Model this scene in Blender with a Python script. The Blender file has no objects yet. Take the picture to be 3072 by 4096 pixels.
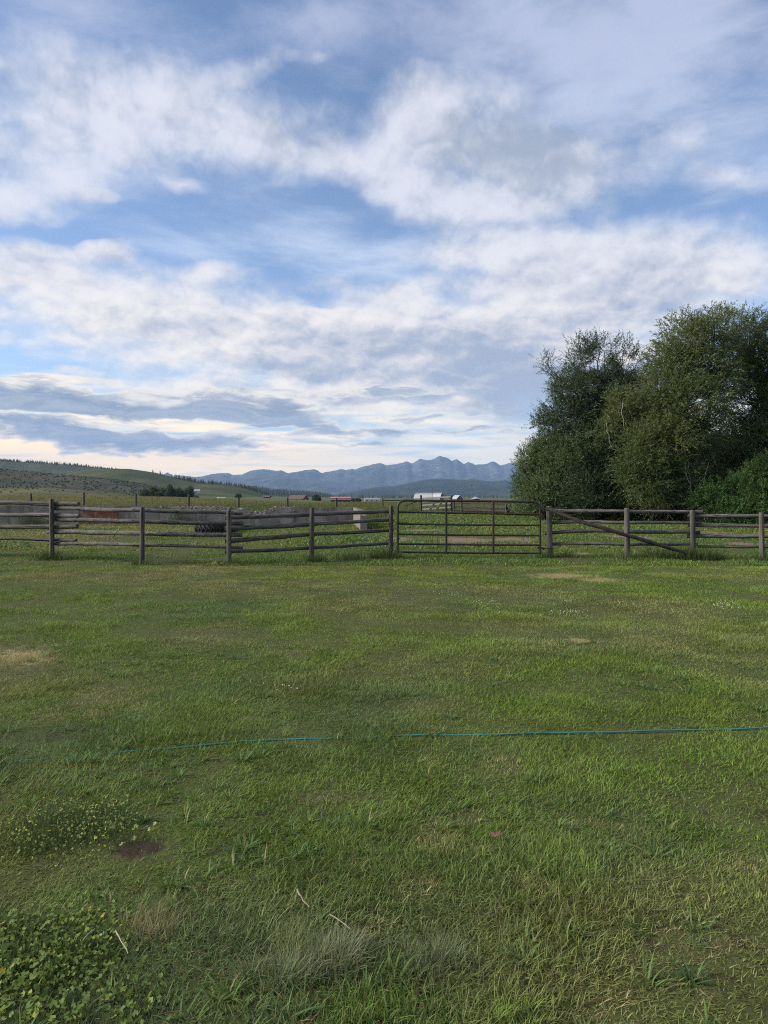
import bpy, math, random, os
import numpy as np
from mathutils import Vector, Matrix

random.seed(7)
RNG = np.random.default_rng(7)
S = bpy.context.scene
COL = S.collection
F = 2840.0           # focal length in pixels of the full 3072 x 4096 frame
H0 = 1985.0          # row of the true horizon
EYE = 1.5            # camera height
R = math.radians


def sstep(a, b, x):
    t = np.clip((x - a) / (b - a), 0, 1)
    return t * t * (3 - 2 * t)


# ------------------------------------------------------------------ noise
def _h(ix, iy, iz, s):
    n = (ix.astype(np.int64) * 374761393 + iy.astype(np.int64) * 668265263 + iz.astype(np.int64) * 1274126177 + s * 974711) & 0xFFFFFFFF
    n = ((n ^ (n >> 13)) * 1274126177) & 0xFFFFFFFF
    n = ((n ^ (n >> 16)) * 2246822519) & 0xFFFFFFFF
    return ((n ^ (n >> 15)) & 0xFFFFFF) / float(0xFFFFFF)


def vnoise(x, y, z=None, s=0):
    x = np.asarray(x, float); y = np.asarray(y, float)
    z = np.zeros_like(x) if z is None else np.asarray(z, float)
    x, y, z = np.broadcast_arrays(x, y, z)
    fx, fy, fz = np.floor(x), np.floor(y), np.floor(z)
    ux, uy, uz = x - fx, y - fy, z - fz
    ux = ux * ux * (3 - 2 * ux); uy = uy * uy * (3 - 2 * uy); uz = uz * uz * (3 - 2 * uz)
    r = 0
    flat = not z.any()
    for dz in ((0,) if flat else (0, 1)):
        wz = 1.0 if flat else (uz if dz else 1 - uz)
        for dx in (0, 1):
            for dy in (0, 1):
                r = r + _h(fx + dx, fy + dy, fz + dz, s) * (ux if dx else 1 - ux) * (uy if dy else 1 - uy) * wz
    return r


def fbm(x, y, z=None, oct=4, s=0, rough=0.5):
    a, t, r, f = 1.0, 0.0, 0.0, 1.0
    for o in range(oct):
        r = r + a * vnoise(np.asarray(x) * f, np.asarray(y) * f, None if z is None else np.asarray(z) * f, s + o * 17)
        t += a; a *= rough; f *= 2.03
    return r / t


# ------------------------------------------------------------------ node helper
class G:
    def __init__(self, tree):
        self.t = tree; self.t.nodes.clear()

    def n(self, typ, **kw):
        nd = self.t.nodes.new(typ)
        for k, v in kw.items():
            setattr(nd, k, v)
        return nd

    def put(self, sock, v):
        if v is None:
            return
        if isinstance(v, bpy.types.NodeSocket):
            self.t.links.new(v, sock)
        elif hasattr(sock.default_value, '__len__') and not hasattr(v, '__len__'):
            sock.default_value = [v] * len(sock.default_value)
        elif hasattr(v, '__len__') and len(v) == 3 and len(sock.default_value) == 4:
            sock.default_value = tuple(v) + (1,)
        else:
            sock.default_value = v

    def m(self, op, a, b=None, c=None, clamp=False):
        nd = self.n('ShaderNodeMath', operation=op, use_clamp=clamp)
        for s, v in zip(nd.inputs, (a, b, c)):
            self.put(s, v)
        return nd.outputs[0]

    def v(self, op, a, b=None, scale=None):
        nd = self.n('ShaderNodeVectorMath', operation=op)
        self.put(nd.inputs[0], a)
        if b is not None:
            self.put(nd.inputs[1], b)
        if scale is not None:
            self.put(nd.inputs['Scale'], scale)
        return nd.outputs[1] if op in ('DOT_PRODUCT', 'LENGTH', 'DISTANCE') else nd.outputs[0]

    def xyz(self, x=0.0, y=0.0, z=0.0):
        nd = self.n('ShaderNodeCombineXYZ')
        for s, v in zip(nd.inputs, (x, y, z)):
            self.put(s, v)
        return nd.outputs[0]

    def sep(self, v):
        nd = self.n('ShaderNodeSeparateXYZ'); self.put(nd.inputs[0], v)
        return nd.outputs

    def noise(self, vec, scale, detail=4, rough=0.5, dist=0.0, lac=2.0, color=False):
        nd = self.n('ShaderNodeTexNoise')
        self.put(nd.inputs['Vector'], vec); self.put(nd.inputs['Scale'], scale)
        self.put(nd.inputs['Detail'], detail); self.put(nd.inputs['Roughness'], rough)
        self.put(nd.inputs['Distortion'], dist); self.put(nd.inputs['Lacunarity'], lac)
        return nd.outputs['Color' if color else 'Fac']

    def mapr(self, x, a, b, c=0.0, d=1.0, smooth=True):
        nd = self.n('ShaderNodeMapRange', interpolation_type='SMOOTHSTEP' if smooth else 'LINEAR')
        for i, v in enumerate((x, a, b, c, d)):
            self.put(nd.inputs[i], v)
        return nd.outputs[0]

    def mapping(self, vec, loc=(0, 0, 0), rot=(0, 0, 0), scale=(1, 1, 1), typ='POINT'):
        nd = self.n('ShaderNodeMapping', vector_type=typ)
        self.put(nd.inputs['Vector'], vec)
        if typ != 'NORMAL' and 'Location' in nd.inputs:
            self.put(nd.inputs['Location'], loc)
        self.put(nd.inputs['Rotation'], rot); self.put(nd.inputs['Scale'], scale)
        return nd.outputs[0]

    def mix(self, f, a, b, mode='MIX'):
        nd = self.n('ShaderNodeMix', data_type='RGBA', blend_type=mode)
        nd.clamp_factor = True
        self.put(nd.inputs[0], f); self.put(nd.inputs[6], a); self.put(nd.inputs[7], b)
        return nd.outputs[2]

    def ramp(self, f, stops, interp='LINEAR'):
        nd = self.n('ShaderNodeValToRGB'); cr = nd.color_ramp; cr.interpolation = interp
        while len(cr.elements) < len(stops):
            cr.elements.new(0.5)
        for e, (p, c) in zip(cr.elements, stops):
            e.position = p; e.color = tuple(c) + (1,) if len(c) == 3 else c
        self.put(nd.inputs[0], f)
        return nd.outputs[0]


# ------------------------------------------------------------------ camera, view, light
cam = bpy.data.objects.new('camera', bpy.data.cameras.new('camera'))
COL.objects.link(cam)
cam.location = (0, 0, EYE); cam.rotation_euler = (R(90), 0, 0)
cd = cam.data
cd.sensor_fit = 'VERTICAL'; cd.sensor_height = 36.0; cd.lens = F / 4096 * 36.0
cd.shift_y = -(2048 - H0) / 4096.0
cd.clip_start = 0.05; cd.clip_end = 60000
S.camera = cam
S.view_settings.view_transform = 'Standard'; S.view_settings.look = 'None'
S.view_settings.exposure = 1.55; S.view_settings.gamma = 1.0
S.cycles.use_denoising = False
S.cycles.pixel_filter_type = 'BLACKMAN_HARRIS'; S.cycles.filter_width = 1.1
S.cycles.max_bounces = 8; S.cycles.diffuse_bounces = 3; S.cycles.glossy_bounces = 2
S.cycles.transmission_bounces = 4; S.cycles.transparent_max_bounces = 8; S.cycles.volume_bounces = 0

SUN_AZ, SUN_EL = R(-95), R(30)      # azimuth from the view direction (negative = left), elevation
sun = bpy.data.objects.new('sun', bpy.data.lights.new('sun', 'SUN'))
COL.objects.link(sun)
sun.data.energy = 2.2; sun.data.angle = R(30); sun.data.color = (1.0, 0.93, 0.82)
sd = Vector((math.sin(SUN_AZ) * math.cos(SUN_EL), math.cos(SUN_AZ) * math.cos(SUN_EL), math.sin(SUN_EL)))
sun.rotation_euler = (-sd).to_track_quat('-Z', 'Y').to_euler()
sun.location = (-30, 10, 30)

# ------------------------------------------------------------------ sky: Nishita air with broken evening cloud, all in directions of the sky
def azel(px, py):
    u, v = (px - 1536) / F, (H0 - py) / F
    return math.atan(u), math.atan2(v, math.hypot(1, u))


def build_world():
    w = bpy.data.worlds.new('World'); S.world = w; w.use_nodes = True
    g = G(w.node_tree)
    d = g.v('NORMALIZE', g.n('ShaderNodeTexCoord').outputs['Generated'])
    x, y, z = g.sep(d)
    zc = g.m('MAXIMUM', z, -0.02)
    az = g.m('ARCTAN2', x, y); el = g.m('ARCSINE', z)
    den = g.m('ADD', zc, 0.30)
    P = g.xyz(g.m('DIVIDE', x, den), g.m('DIVIDE', y, den), 0.0)
    A = g.xyz(az, el, 0.0)
    elc = g.m('MAXIMUM', el, -0.05)
    Q = g.xyz(az, g.m('MULTIPLY', g.m('LOGARITHM', g.m('ADD', elc, 0.25), 2.71828), 0.66), 0.0)     # cloud deck seen flatter towards the horizon

    nwarp = g.noise(Q, 5.0, 2, 0.5, color=True)
    off = g.v('SUBTRACT', nwarp, (0.5, 0.5, 0.5))
    nw2 = g.noise(Q, 18.0, 2, 0.6, color=True)
    off2 = g.v('SUBTRACT', nw2, (0.5, 0.5, 0.5))
    Aw = g.v('ADD', A, g.v('ADD', g.v('MULTIPLY', off, (0.16, 0.055, 0)), g.v('MULTIPLY', off2, (0.045, 0.02, 0))))
    Ab = g.v('ADD', A, g.v('ADD', g.v('MULTIPLY', off, (0.10, 0.018, 0)), g.v('MULTIPLY', off2, (0.12, 0.026, 0))))

    def blobs(vec, lst):
        tot = None
        for b in lst:
            cx, cy, rx, ry, rot, wt = b
            k = 3072 / 1659.0
            c, s = math.cos(R(rot)), math.sin(R(rot))
            a0, e0 = azel(cx * k, cy * k)
            a1, e1 = azel((cx + c * 20) * k, (cy + s * 20) * k)
            a2, e2 = azel((cx - s * 20) * k, (cy + c * 20) * k)
            l1 = math.hypot(a1 - a0, e1 - e0) / 20 * rx
            l2 = math.hypot(a2 - a0, e2 - e0) / 20 * ry
            ang = math.atan2(e1 - e0, a1 - a0)
            q = g.mapping(vec, (a0, e0, 0), (0, 0, ang), (l1, l2, 1), 'TEXTURE')
            gr = g.n('ShaderNodeTexGradient', gradient_type='SPHERICAL'); g.put(gr.inputs[0], q)
            tot = g.m('MULTIPLY', gr.outputs['Fac'], wt) if tot is None else g.m('MULTIPLY_ADD', gr.outputs['Fac'], wt, tot)
        return tot

    WHITE = [(180, 250, 430, 190, 8, 1.5), (40, 350, 260, 110, 0, .6), (520, 260, 330, 130, 16, 1.1), (690, 340, 250, 75, 20, .9),
             (880, 265, 170, 110, -25, .9), (1010, 330, 360, 200, 10, 1.5), (930, 440, 260, 75, 15, 1.0), (1240, 350, 270, 110, 0, .9),
             (1120, 445, 230, 45, -5, .7), (1570, 385, 170, 40, 0, 1.0), (1490, 310, 130, 60, 25, .45), (60, 435, 190, 75, 0, .95),
             (185, 425, 70, 22, 10, .9), (400, 400, 100, 24, 10, .75), (45, 585, 160, 75, 0, 1.3), (225, 556, 80, 30, 0, 1.2), (120, 548, 120, 20, 0, .7),
             (450, 596, 120, 26, -6, 1.0), (1000, 538, 200, 45, 0, 1.1), (1160, 545, 260, 60, 0, .9), (1370, 580, 420, 140, -4, 1.5),
             (1130, 690, 640, 190, -8, 1.6), (650, 760, 640, 170, 6, 1.3), (330, 690, 460, 130, 12, .9), (90, 690, 280, 110, 0, .6),
             (1050, 830, 560, 140, 0, 1.3), (480, 852, 340, 34, 2, 1.0), (120, 832, 220, 30, 0, 1.1), (430, 636, 75, 40, 0, .8),
             (880, 626, 110, 40, -10, .8), (660, 602, 110, 28, -10, .75), (665, 672, 120, 16, 0, .8), (60, 745, 100, 20, 0, .5),
             (545, 135, 130, 40, -10, .75), (690, 118, 70, 20, -6, .55), (150, 809, 60, 10, 0, .6), (1280, 600, 200, 30, 5, -.8)]
    GRAY = [(1150, 325, 270, 150, 0, 1.1), (930, 330, 120, 60, 0, .3), (610, 275, 130, 70, 0, .5), (1180, 840, 420, 110, 4, 1.4),
            (670, 798, 270, 32, 2, .9), (760, 850, 260, 22, 0, .6), (1290, 870, 280, 75, 0, .9), (1050, 735, 420, 80, -4, .55), (700, 740, 420, 60, 3, .45),
            (1430, 650, 300, 120, 0, .5), (1390, 420, 150, 40, 0, .3)]
    VEIL = [(1420, 150, 620, 330, -8, 1.25), (180, 60, 420, 150, 18, .9), (700, 40, 520, 130, 0, .9), (560, 150, 300, 80, 10, .35),
            (720, 540, 330, 100, -4, .8), (420, 480, 420, 120, 4, .5), (1150, 60, 520, 170, 0, .9), (300, 620, 360, 110, 5, .7), (850, 590, 300, 90, 0, .5),
            (1430, 470, 200, 24, -14, .6), (250, 380, 400, 80, 4, .6)]
    BARS = [(60, 850, 210, 44, 5, .9), (150, 866, 260, 34, 7, .7), (330, 882, 450, 42, 2, 1.0), (560, 888, 200, 42, 3, .8), (630, 884, 80, 28, 8, .6),
            (60, 915, 330, 42, 8, .9), (200, 942, 360, 38, 8, .8), (330, 958, 320, 28, 3, .8), (510, 950, 170, 24, -2, .8), (560, 968, 60, 8, 0, .5), (460, 918, 240, 12, 4, -.9), (120, 892, 150, 7, 4, -.5),
            (730, 930, 190, 20, 3, .9), (850, 934, 130, 12, 0, .7), (1030, 929, 150, 9, -1, .8), (800, 962, 90, 8, 0, .7), (640, 915, 100, 12, 0, .6),
            (900, 905, 200, 7, -3, .45), (1000, 900, 130, 6, -3, .4), (700, 850, 330, 10, 0, .45), (820, 842, 260, 12, 0, .5)]

    # air
    sk = g.n('ShaderNodeTexSky', sky_type='NISHITA', sun_disc=False)
    sk.sun_elevation = SUN_EL; sk.sun_rotation = SUN_AZ
    sk.altitude = 1800; sk.air_density = 1.0; sk.dust_density = 1.2; sk.ozone_density = 2.0
    air = g.mix(1.0, sk.outputs[0], (AIR[0] * 10, AIR[1] * 10, AIR[2] * 10), 'MULTIPLY')
    # horizon: cream streaks
    stv = g.mapping(A, (0.3, 0, 0), (0, 0, 0), (3.0, 34.0, 1))
    st = g.noise(stv, 1.6, 4, 0.55, 0.3)
    hz = g.mapr(el, 0.0, 0.22, 1.0, 0.0)
    hz2 = g.mapr(g.m('MULTIPLY_ADD', g.m('SUBTRACT', st, 0.5), 3.0, hz), 0.2, 1.0)
    hz2 = g.m('MULTIPLY', hz2, g.mapr(hz, 0.0, 0.35))
    hzl = g.mapr(az, 0.35, -0.5)
    cream = g.mix(hzl, (1.10, 1.02, 0.84), (1.75, 1.24, 0.64))
    base = g.mix(g.mapr(el, 0.0, 0.22, 0.75, 0.0), air, (0.47, 0.62, 0.71))
    base = g.mix(g.m('MULTIPLY', hz2, 0.9), base, cream)

    # fractal detail of the cloud deck, lit from the left
    n1 = g.noise(Q, 7.0, 9, 0.60, 0.15)
    Ps = g.v('ADD', Q, (-0.018, 0.02, 0))
    n1s = g.noise(Ps, 7.0, 6, 0.60, 0.15)
    ripv = g.mapping(Q, (0, 0, 0), (0, 0, 0.5), (1.0, 1.35, 1))
    def puff(vec):
        vo = g.n('ShaderNodeTexVoronoi', voronoi_dimensions='2D', feature='F1', normalize=True)
        g.put(vo.inputs['Vector'], vec); g.put(vo.inputs['Scale'], 15.0); g.put(vo.inputs['Detail'], 3.0); g.put(vo.inputs['Roughness'], 0.55)
        return g.m('SUBTRACT', 1.0, vo.outputs['Distance'])
    ripw = g.v('ADD', ripv, g.v('MULTIPLY', off2, (0.05, 0.05, 0)))
    rip = puff(ripw)
    rips = puff(g.v('ADD', ripw, (-0.010, 0.012, 0)))
    strk = g.noise(g.mapping(Q, (0, 0, 0), (0, 0, 0.35), (1.2, 4.0, 1)), 4.0, 6, 0.6, 0.3)

    mv = blobs(Aw, VEIL)
    va = g.mapr(g.m('MULTIPLY_ADD', g.m('SUBTRACT', strk, 0.5), 2.9, mv), 0.0, 1.6, 0.0, 0.85)
    c = g.mix(va, base, g.mix(g.mapr(el, 0.25, 0.6), (0.66, 0.75, 0.90), (0.48, 0.53, 0.70)))

    mw = blobs(Aw, WHITE)
    fine = g.m('ADD', g.m('MULTIPLY', g.m('SUBTRACT', n1, 0.5), 2.1), g.m('MULTIPLY', g.m('SUBTRACT', rip, 0.68), 0.85))
    dens = g.m('ADD', mw, fine)
    wa = g.mapr(dens, -0.05, 1.4)
    wa = g.m('MULTIPLY', wa, g.mapr(mw, 0.0, 0.25))
    rel = g.m('ADD', g.m('MULTIPLY', g.m('SUBTRACT', n1, n1s), 1.6), g.m('MULTIPLY', g.m('SUBTRACT', rip, rips), 0.75))
    mg = blobs(Aw, GRAY)
    sh = g.m('ADD', g.m('MULTIPLY_ADD', g.m('SUBTRACT', n1, 0.5), 0.35, mg), g.m('MULTIPLY', rel, -1.5))
    shc = g.mapr(sh, -0.35, 1.0)
    lowm = g.mapr(el, 0.40, 0.13)
    wcol = g.mix(lowm, (0.76, 0.765, 0.825), (1.06, 0.95, 0.81))
    gcol = g.mix(lowm, (0.36, 0.405, 0.50), (0.36, 0.40, 0.50))
    wc = g.mix(shc, wcol, gcol)
    c = g.mix(g.m('MULTIPLY', wa, 0.86), c, wc)

    # long dark bars low on the left with bright rims
    mb = blobs(Ab, BARS)
    bn = g.noise(g.mapping(A, (0.1, 0.2, 0), (0, 0, 0), (4.0, 20.0, 1)), 2.6, 8, 0.66, 0.7)
    bd = g.m('MULTIPLY_ADD', g.m('SUBTRACT', bn, 0.5), 3.6, mb)
    bg = g.mapr(mb, 0.0, 0.14)
    rim = g.m('MULTIPLY', g.mapr(bd, -0.05, 0.3), g.mapr(mb, 0.0, 0.3))
    c = g.mix(g.m('MULTIPLY', rim, 0.8), c, g.mix(hzl, (0.85, 0.84, 0.80), (1.05, 0.94, 0.78)))
    core = g.m('MULTIPLY', g.mapr(bd, 0.05, 1.05), bg)
    bcol = g.mix(g.mapr(bn, 0.38, 0.62), (0.17, 0.245, 0.375), (0.33, 0.40, 0.50))
    c = g.mix(g.m('MULTIPLY', core, 0.9), c, bcol)
    # below the horizon: plain dull ground light
    c = g.mix(g.mapr(el, -0.01, -0.05), c, (0.10, 0.12, 0.08))
    bgn = g.n('ShaderNodeBackground'); g.put(bgn.inputs[0], c); bgn.inputs[1].default_value = WORLD_STRENGTH
    # the rest of the dome (overhead and behind): the same air under a plainer broken deck
    pn = g.noise(P, 1.6, 3, 0.55)
    pc = g.mix(g.mapr(pn, 0.38, 0.68, 0.0, 0.85), g.mix(g.mapr(el, 0.0, 0.3, 0.7, 0.0), air, (0.55, 0.62, 0.70)), (0.60, 0.63, 0.71))
    pc = g.mix(g.mapr(el, -0.01, -0.05), pc, (0.10, 0.12, 0.08))
    bg2 = g.n('ShaderNodeBackground'); g.put(bg2.inputs[0], pc); bg2.inputs[1].default_value = WORLD_STRENGTH
    side = g.m('MAXIMUM', g.mapr(g.m('ABSOLUTE', az), 0.62, 0.85), g.mapr(el, 0.70, 0.86))
    mxs = g.n('ShaderNodeMixShader'); g.put(mxs.inputs[0], side)
    g.t.links.new(bgn.outputs[0], mxs.inputs[1]); g.t.links.new(bg2.outputs[0], mxs.inputs[2])
    out = g.n('ShaderNodeOutputWorld'); g.t.links.new(mxs.outputs[0], out.inputs[0])
    w.cycles.sampling_method = 'MANUAL'; w.cycles.sample_map_resolution = 1024


AIR = (0.0175, 0.0168, 0.0165)
WORLD_STRENGTH = 0.40
build_world()
# ------------------------------------------------------------------ mesh + object helpers
def pt(px, py, d):
    """point seen at photo pixel (px, py) when it stands d metres ahead"""
    return Vector(((px - 1536) / F * d, d, EYE + (H0 - py) / F * d))


def gd(py):
    return EYE * F / (py - H0)


def gh(x, y):
    """height of the ground sheet"""
    x = np.asarray(x, float); y = np.asarray(y, float)
    r = np.hypot(x, y)
    z = (fbm(x / 2.3, y / 2.3, oct=3, s=3) - 0.5) * 0.11 * (1 - sstep(10, 15, r)) * sstep(0.5, 3.0, r)
    z = z + (fbm(x / 6.0, y / 6.0, oct=2, s=5) - 0.5) * 0.12 * sstep(18, 24, r) * (1 - sstep(150, 300, r))
    dip = sstep(95, 420, y) * sstep(-110, 10, x + 0.12 * (y - 100))
    z = z - 2.9 * dip
    z = z + 1.3 * sstep(70, 180, y) * sstep(-20, -70, x)
    z = z + (fbm(x / 90.0, y / 90.0, oct=3, s=9) - 0.5) * 2.2 * sstep(200, 600, r)
    return z


def gdx(px, py):
    """distance at which the ground itself is seen at photo pixel (px, py)"""
    d = gd(py)
    for _ in range(6):
        d = (EYE - float(gh((px - 1536) / F * d, d))) * F / (py - H0)
    return d


def link(o, parent=None):
    COL.objects.link(o)
    if parent is not None:
        o.parent = parent
        o.matrix_basis = Matrix.Translation(-parent.location) @ o.matrix_basis
    return o


def tag(o, label=None, cat=None, group=None, kind=None):
    for k, v in (('label', label), ('category', cat), ('group', group), ('kind', kind)):
        if v:
            o[k] = v
    return o


def empty(name, loc, label, cat, group=None):
    o = bpy.data.objects.new(name, None)
    o.empty_display_size = 0.3
    o.location = loc
    COL.objects.link(o)
    return tag(o, label, cat, group)


def mesh_np(name, v, f, mat, cols=None, smooth=False, parent=None, mi=None):
    """v (n,3), f (m,k) one polygon size; or list of such face arrays"""
    me = bpy.data.meshes.new(name)
    fl = f if isinstance(f, list) else [f]
    fl = [np.asarray(a, np.int32) for a in fl if len(a)]
    v = np.asarray(v, np.float32)
    me.vertices.add(len(v)); me.vertices.foreach_set('co', v.ravel())
    loops = np.concatenate([a.ravel() for a in fl])
    sizes = np.concatenate([np.full(len(a), a.shape[1], np.int32) for a in fl])
    starts = np.concatenate([[0], np.cumsum(sizes)[:-1]]).astype(np.int32)
    me.loops.add(len(loops)); me.loops.foreach_set('vertex_index', loops)
    me.polygons.add(len(sizes)); me.polygons.foreach_set('loop_start', starts)
    if smooth:
        me.polygons.foreach_set('use_smooth', np.ones(len(sizes), bool))
    if cols is not None:
        a = me.attributes.new('Col', 'FLOAT_COLOR', 'POINT')
        c = np.ones((len(v), 4), np.float32); c[:, :3] = cols
        a.data.foreach_set('color', c.ravel())
    for m in (mat if isinstance(mat, (list, tuple)) else [mat]):
        me.materials.append(m)
    if mi is not None:
        me.polygons.foreach_set('material_index', np.asarray(mi, np.int32))
    me.update(calc_edges=True)
    me.validate()
    o = bpy.data.objects.new(name, me)
    return link(o, parent)


class MB:
    """collects simple solids, then links them as one mesh object"""
    def __init__(self):
        self.v = []; self.f = []

    def add(self, vs, fs):
        b = len(self.v); self.v += [tuple(p) for p in vs]; self.f += [tuple(b + i for i in q) for q in fs]

    def box(self, lo, hi, rot=None, org=None):
        (x0, y0, z0), (x1, y1, z1) = lo, hi
        p = [Vector(q) for q in ((x0, y0, z0), (x1, y0, z0), (x1, y1, z0), (x0, y1, z0), (x0, y0, z1), (x1, y0, z1), (x1, y1, z1), (x0, y1, z1))]
        self.add(p, ((0, 3, 2, 1), (4, 5, 6, 7), (0, 1, 5, 4), (1, 2, 6, 5), (2, 3, 7, 6), (3, 0, 4, 7)))

    def bar(self, a, b, w, h, up=(0, 0, 1)):
        """rectangular bar from a to b"""
        a, b = Vector(a), Vector(b); t = (b - a).normalized()
        s = t.cross(Vector(up)).normalized() * w / 2; u = s.cross(t).normalized() * h / 2
        p = [a - s - u, a + s - u, a + s + u, a - s + u, b - s - u, b + s - u, b + s + u, b - s + u]
        self.add(p, ((0, 1, 2, 3), (7, 6, 5, 4), (0, 4, 5, 1), (1, 5, 6, 2), (2, 6, 7, 3), (3, 7, 4, 0)))

    def tube(self, pts, rad, n=8, wob=0.0, caps=True, seed=0):
        pts = [Vector(p) for p in pts]; m = len(pts)
        rad = [rad] * m if not hasattr(rad, '__len__') else rad
        rings = []; ref = None
        for i, p in enumerate(pts):
            t = (pts[min(i + 1, m - 1)] - pts[max(i - 1, 0)]).normalized()
            if ref is None:
                ref = t.orthogonal().normalized() if abs(t.z) > .9 else t.cross(Vector((0, 0, 1))).normalized()
            ref = (ref - t * ref.dot(t)).normalized(); bi = t.cross(ref)
            ring = []
            for k in range(n):
                a = 2 * math.pi * k / n
                w = 1.0
                if wob:
                    w += wob * (float(vnoise(math.cos(a) * 1.3 + 7.1 * seed, math.sin(a) * 1.3 + i * 0.45, s=seed)) * 2 - 1)
                ring.append(p + (ref * math.cos(a) + bi * math.sin(a)) * rad[i] * w)
            rings.append(ring)
        vs = [q for r in rings for q in r]; fs = []
        for i in range(m - 1):
            for k in range(n):
                k2 = (k + 1) % n
                fs.append((i * n + k, i * n + k2, (i + 1) * n + k2, (i + 1) * n + k))
        if caps:
            fs.append(tuple(reversed(range(n)))); fs.append(tuple((m - 1) * n + k for k in range(n)))
        self.add(vs, fs)

    def prism(self, poly, ext):
        """closed outline (list of 3-D points) pushed along ext"""
        n = len(poly); e = Vector(ext)
        vs = [Vector(p) for p in poly] + [Vector(p) + e for p in poly]
        fs = [tuple(reversed(range(n))), tuple(range(n, 2 * n))] + [(i, (i + 1) % n, n + (i + 1) % n, n + i) for i in range(n)]
        self.add(vs, fs)

    def build(self, name, mat, parent=None, smooth=False, loc=(0, 0, 0), mtx=None, bevel=0.0):
        me = bpy.data.meshes.new(name)
        me.from_pydata(self.v, [], self.f)
        import bmesh
        bm = bmesh.new(); bm.from_mesh(me)
        bmesh.ops.recalc_face_normals(bm, faces=bm.faces)
        if bevel:
            bmesh.ops.bevel(bm, geom=bm.edges[:], offset=bevel, segments=1, affect='EDGES')
        bm.to_mesh(me); bm.free()
        if smooth:
            me.polygons.foreach_set('use_smooth', [True] * len(me.polygons))
            me.set_sharp_from_angle(angle=R(40))
        me.materials.append(mat)
        o = bpy.data.objects.new(name, me)
        o.matrix_basis = mtx if mtx is not None else Matrix.Translation(Vector(loc))
        return link(o, parent)


# ------------------------------------------------------------------ materials
def mat(name):
    m = bpy.data.materials.new(name); m.use_nodes = True
    return m, G(m.node_tree)


def finish(g, base, rough=0.8, bump=None, bstr=0.3, bdist=0.01, spec=0.3, metal=0.0):
    b = g.n('ShaderNodeBsdfPrincipled'); o = g.n('ShaderNodeOutputMaterial')
    g.put(b.inputs['Base Color'], base); g.put(b.inputs['Roughness'], rough); g.put(b.inputs['Specular IOR Level'], spec)
    g.put(b.inputs['Metallic'], metal)
    if bump is not None:
        nd = g.n('ShaderNodeBump'); g.put(nd.inputs['Height'], bump); nd.inputs['Strength'].default_value = bstr
        nd.inputs['Distance'].default_value = bdist
        g.t.links.new(nd.outputs[0], b.inputs['Normal'])
    g.t.links.new(b.outputs[0], o.inputs[0])
    return b


def plain(name, c, rough=0.7, var=0.25, scale=3.0, metal=0.0, spec=0.3):
    m, g = mat(name)
    n = g.noise(g.n('ShaderNodeTexCoord').outputs['Object'], scale, 5, 0.6)
    col = g.mix(n, tuple(x * (1 - var) for x in c), tuple(min(1, x * (1 + var)) for x in c))
    finish(g, col, rough, n, 0.2, 0.02, spec, metal)
    return m


def leafmat(name, transl=0.35, rough=0.55, spec=0.25):
    """thin leaf: surface colour from the mesh's own colour attribute, some light coming through"""
    m, g = mat(name)
    a = g.n('ShaderNodeAttribute', attribute_name='Col').outputs['Color']
    b = g.n('ShaderNodeBsdfPrincipled'); g.put(b.inputs['Base Color'], a); g.put(b.inputs['Roughness'], rough); g.put(b.inputs['Specular IOR Level'], spec)
    t = g.n('ShaderNodeBsdfTranslucent'); g.put(t.inputs[0], g.mix(1.0, a, (1.15, 1.1, 0.6), 'MULTIPLY'))
    mx = g.n('ShaderNodeMixShader'); mx.inputs[0].default_value = transl
    g.t.links.new(b.outputs[0], mx.inputs[1]); g.t.links.new(t.outputs[0], mx.inputs[2])
    o = g.n('ShaderNodeOutputMaterial'); g.t.links.new(mx.outputs[0], o.inputs[0])
    return m


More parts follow.
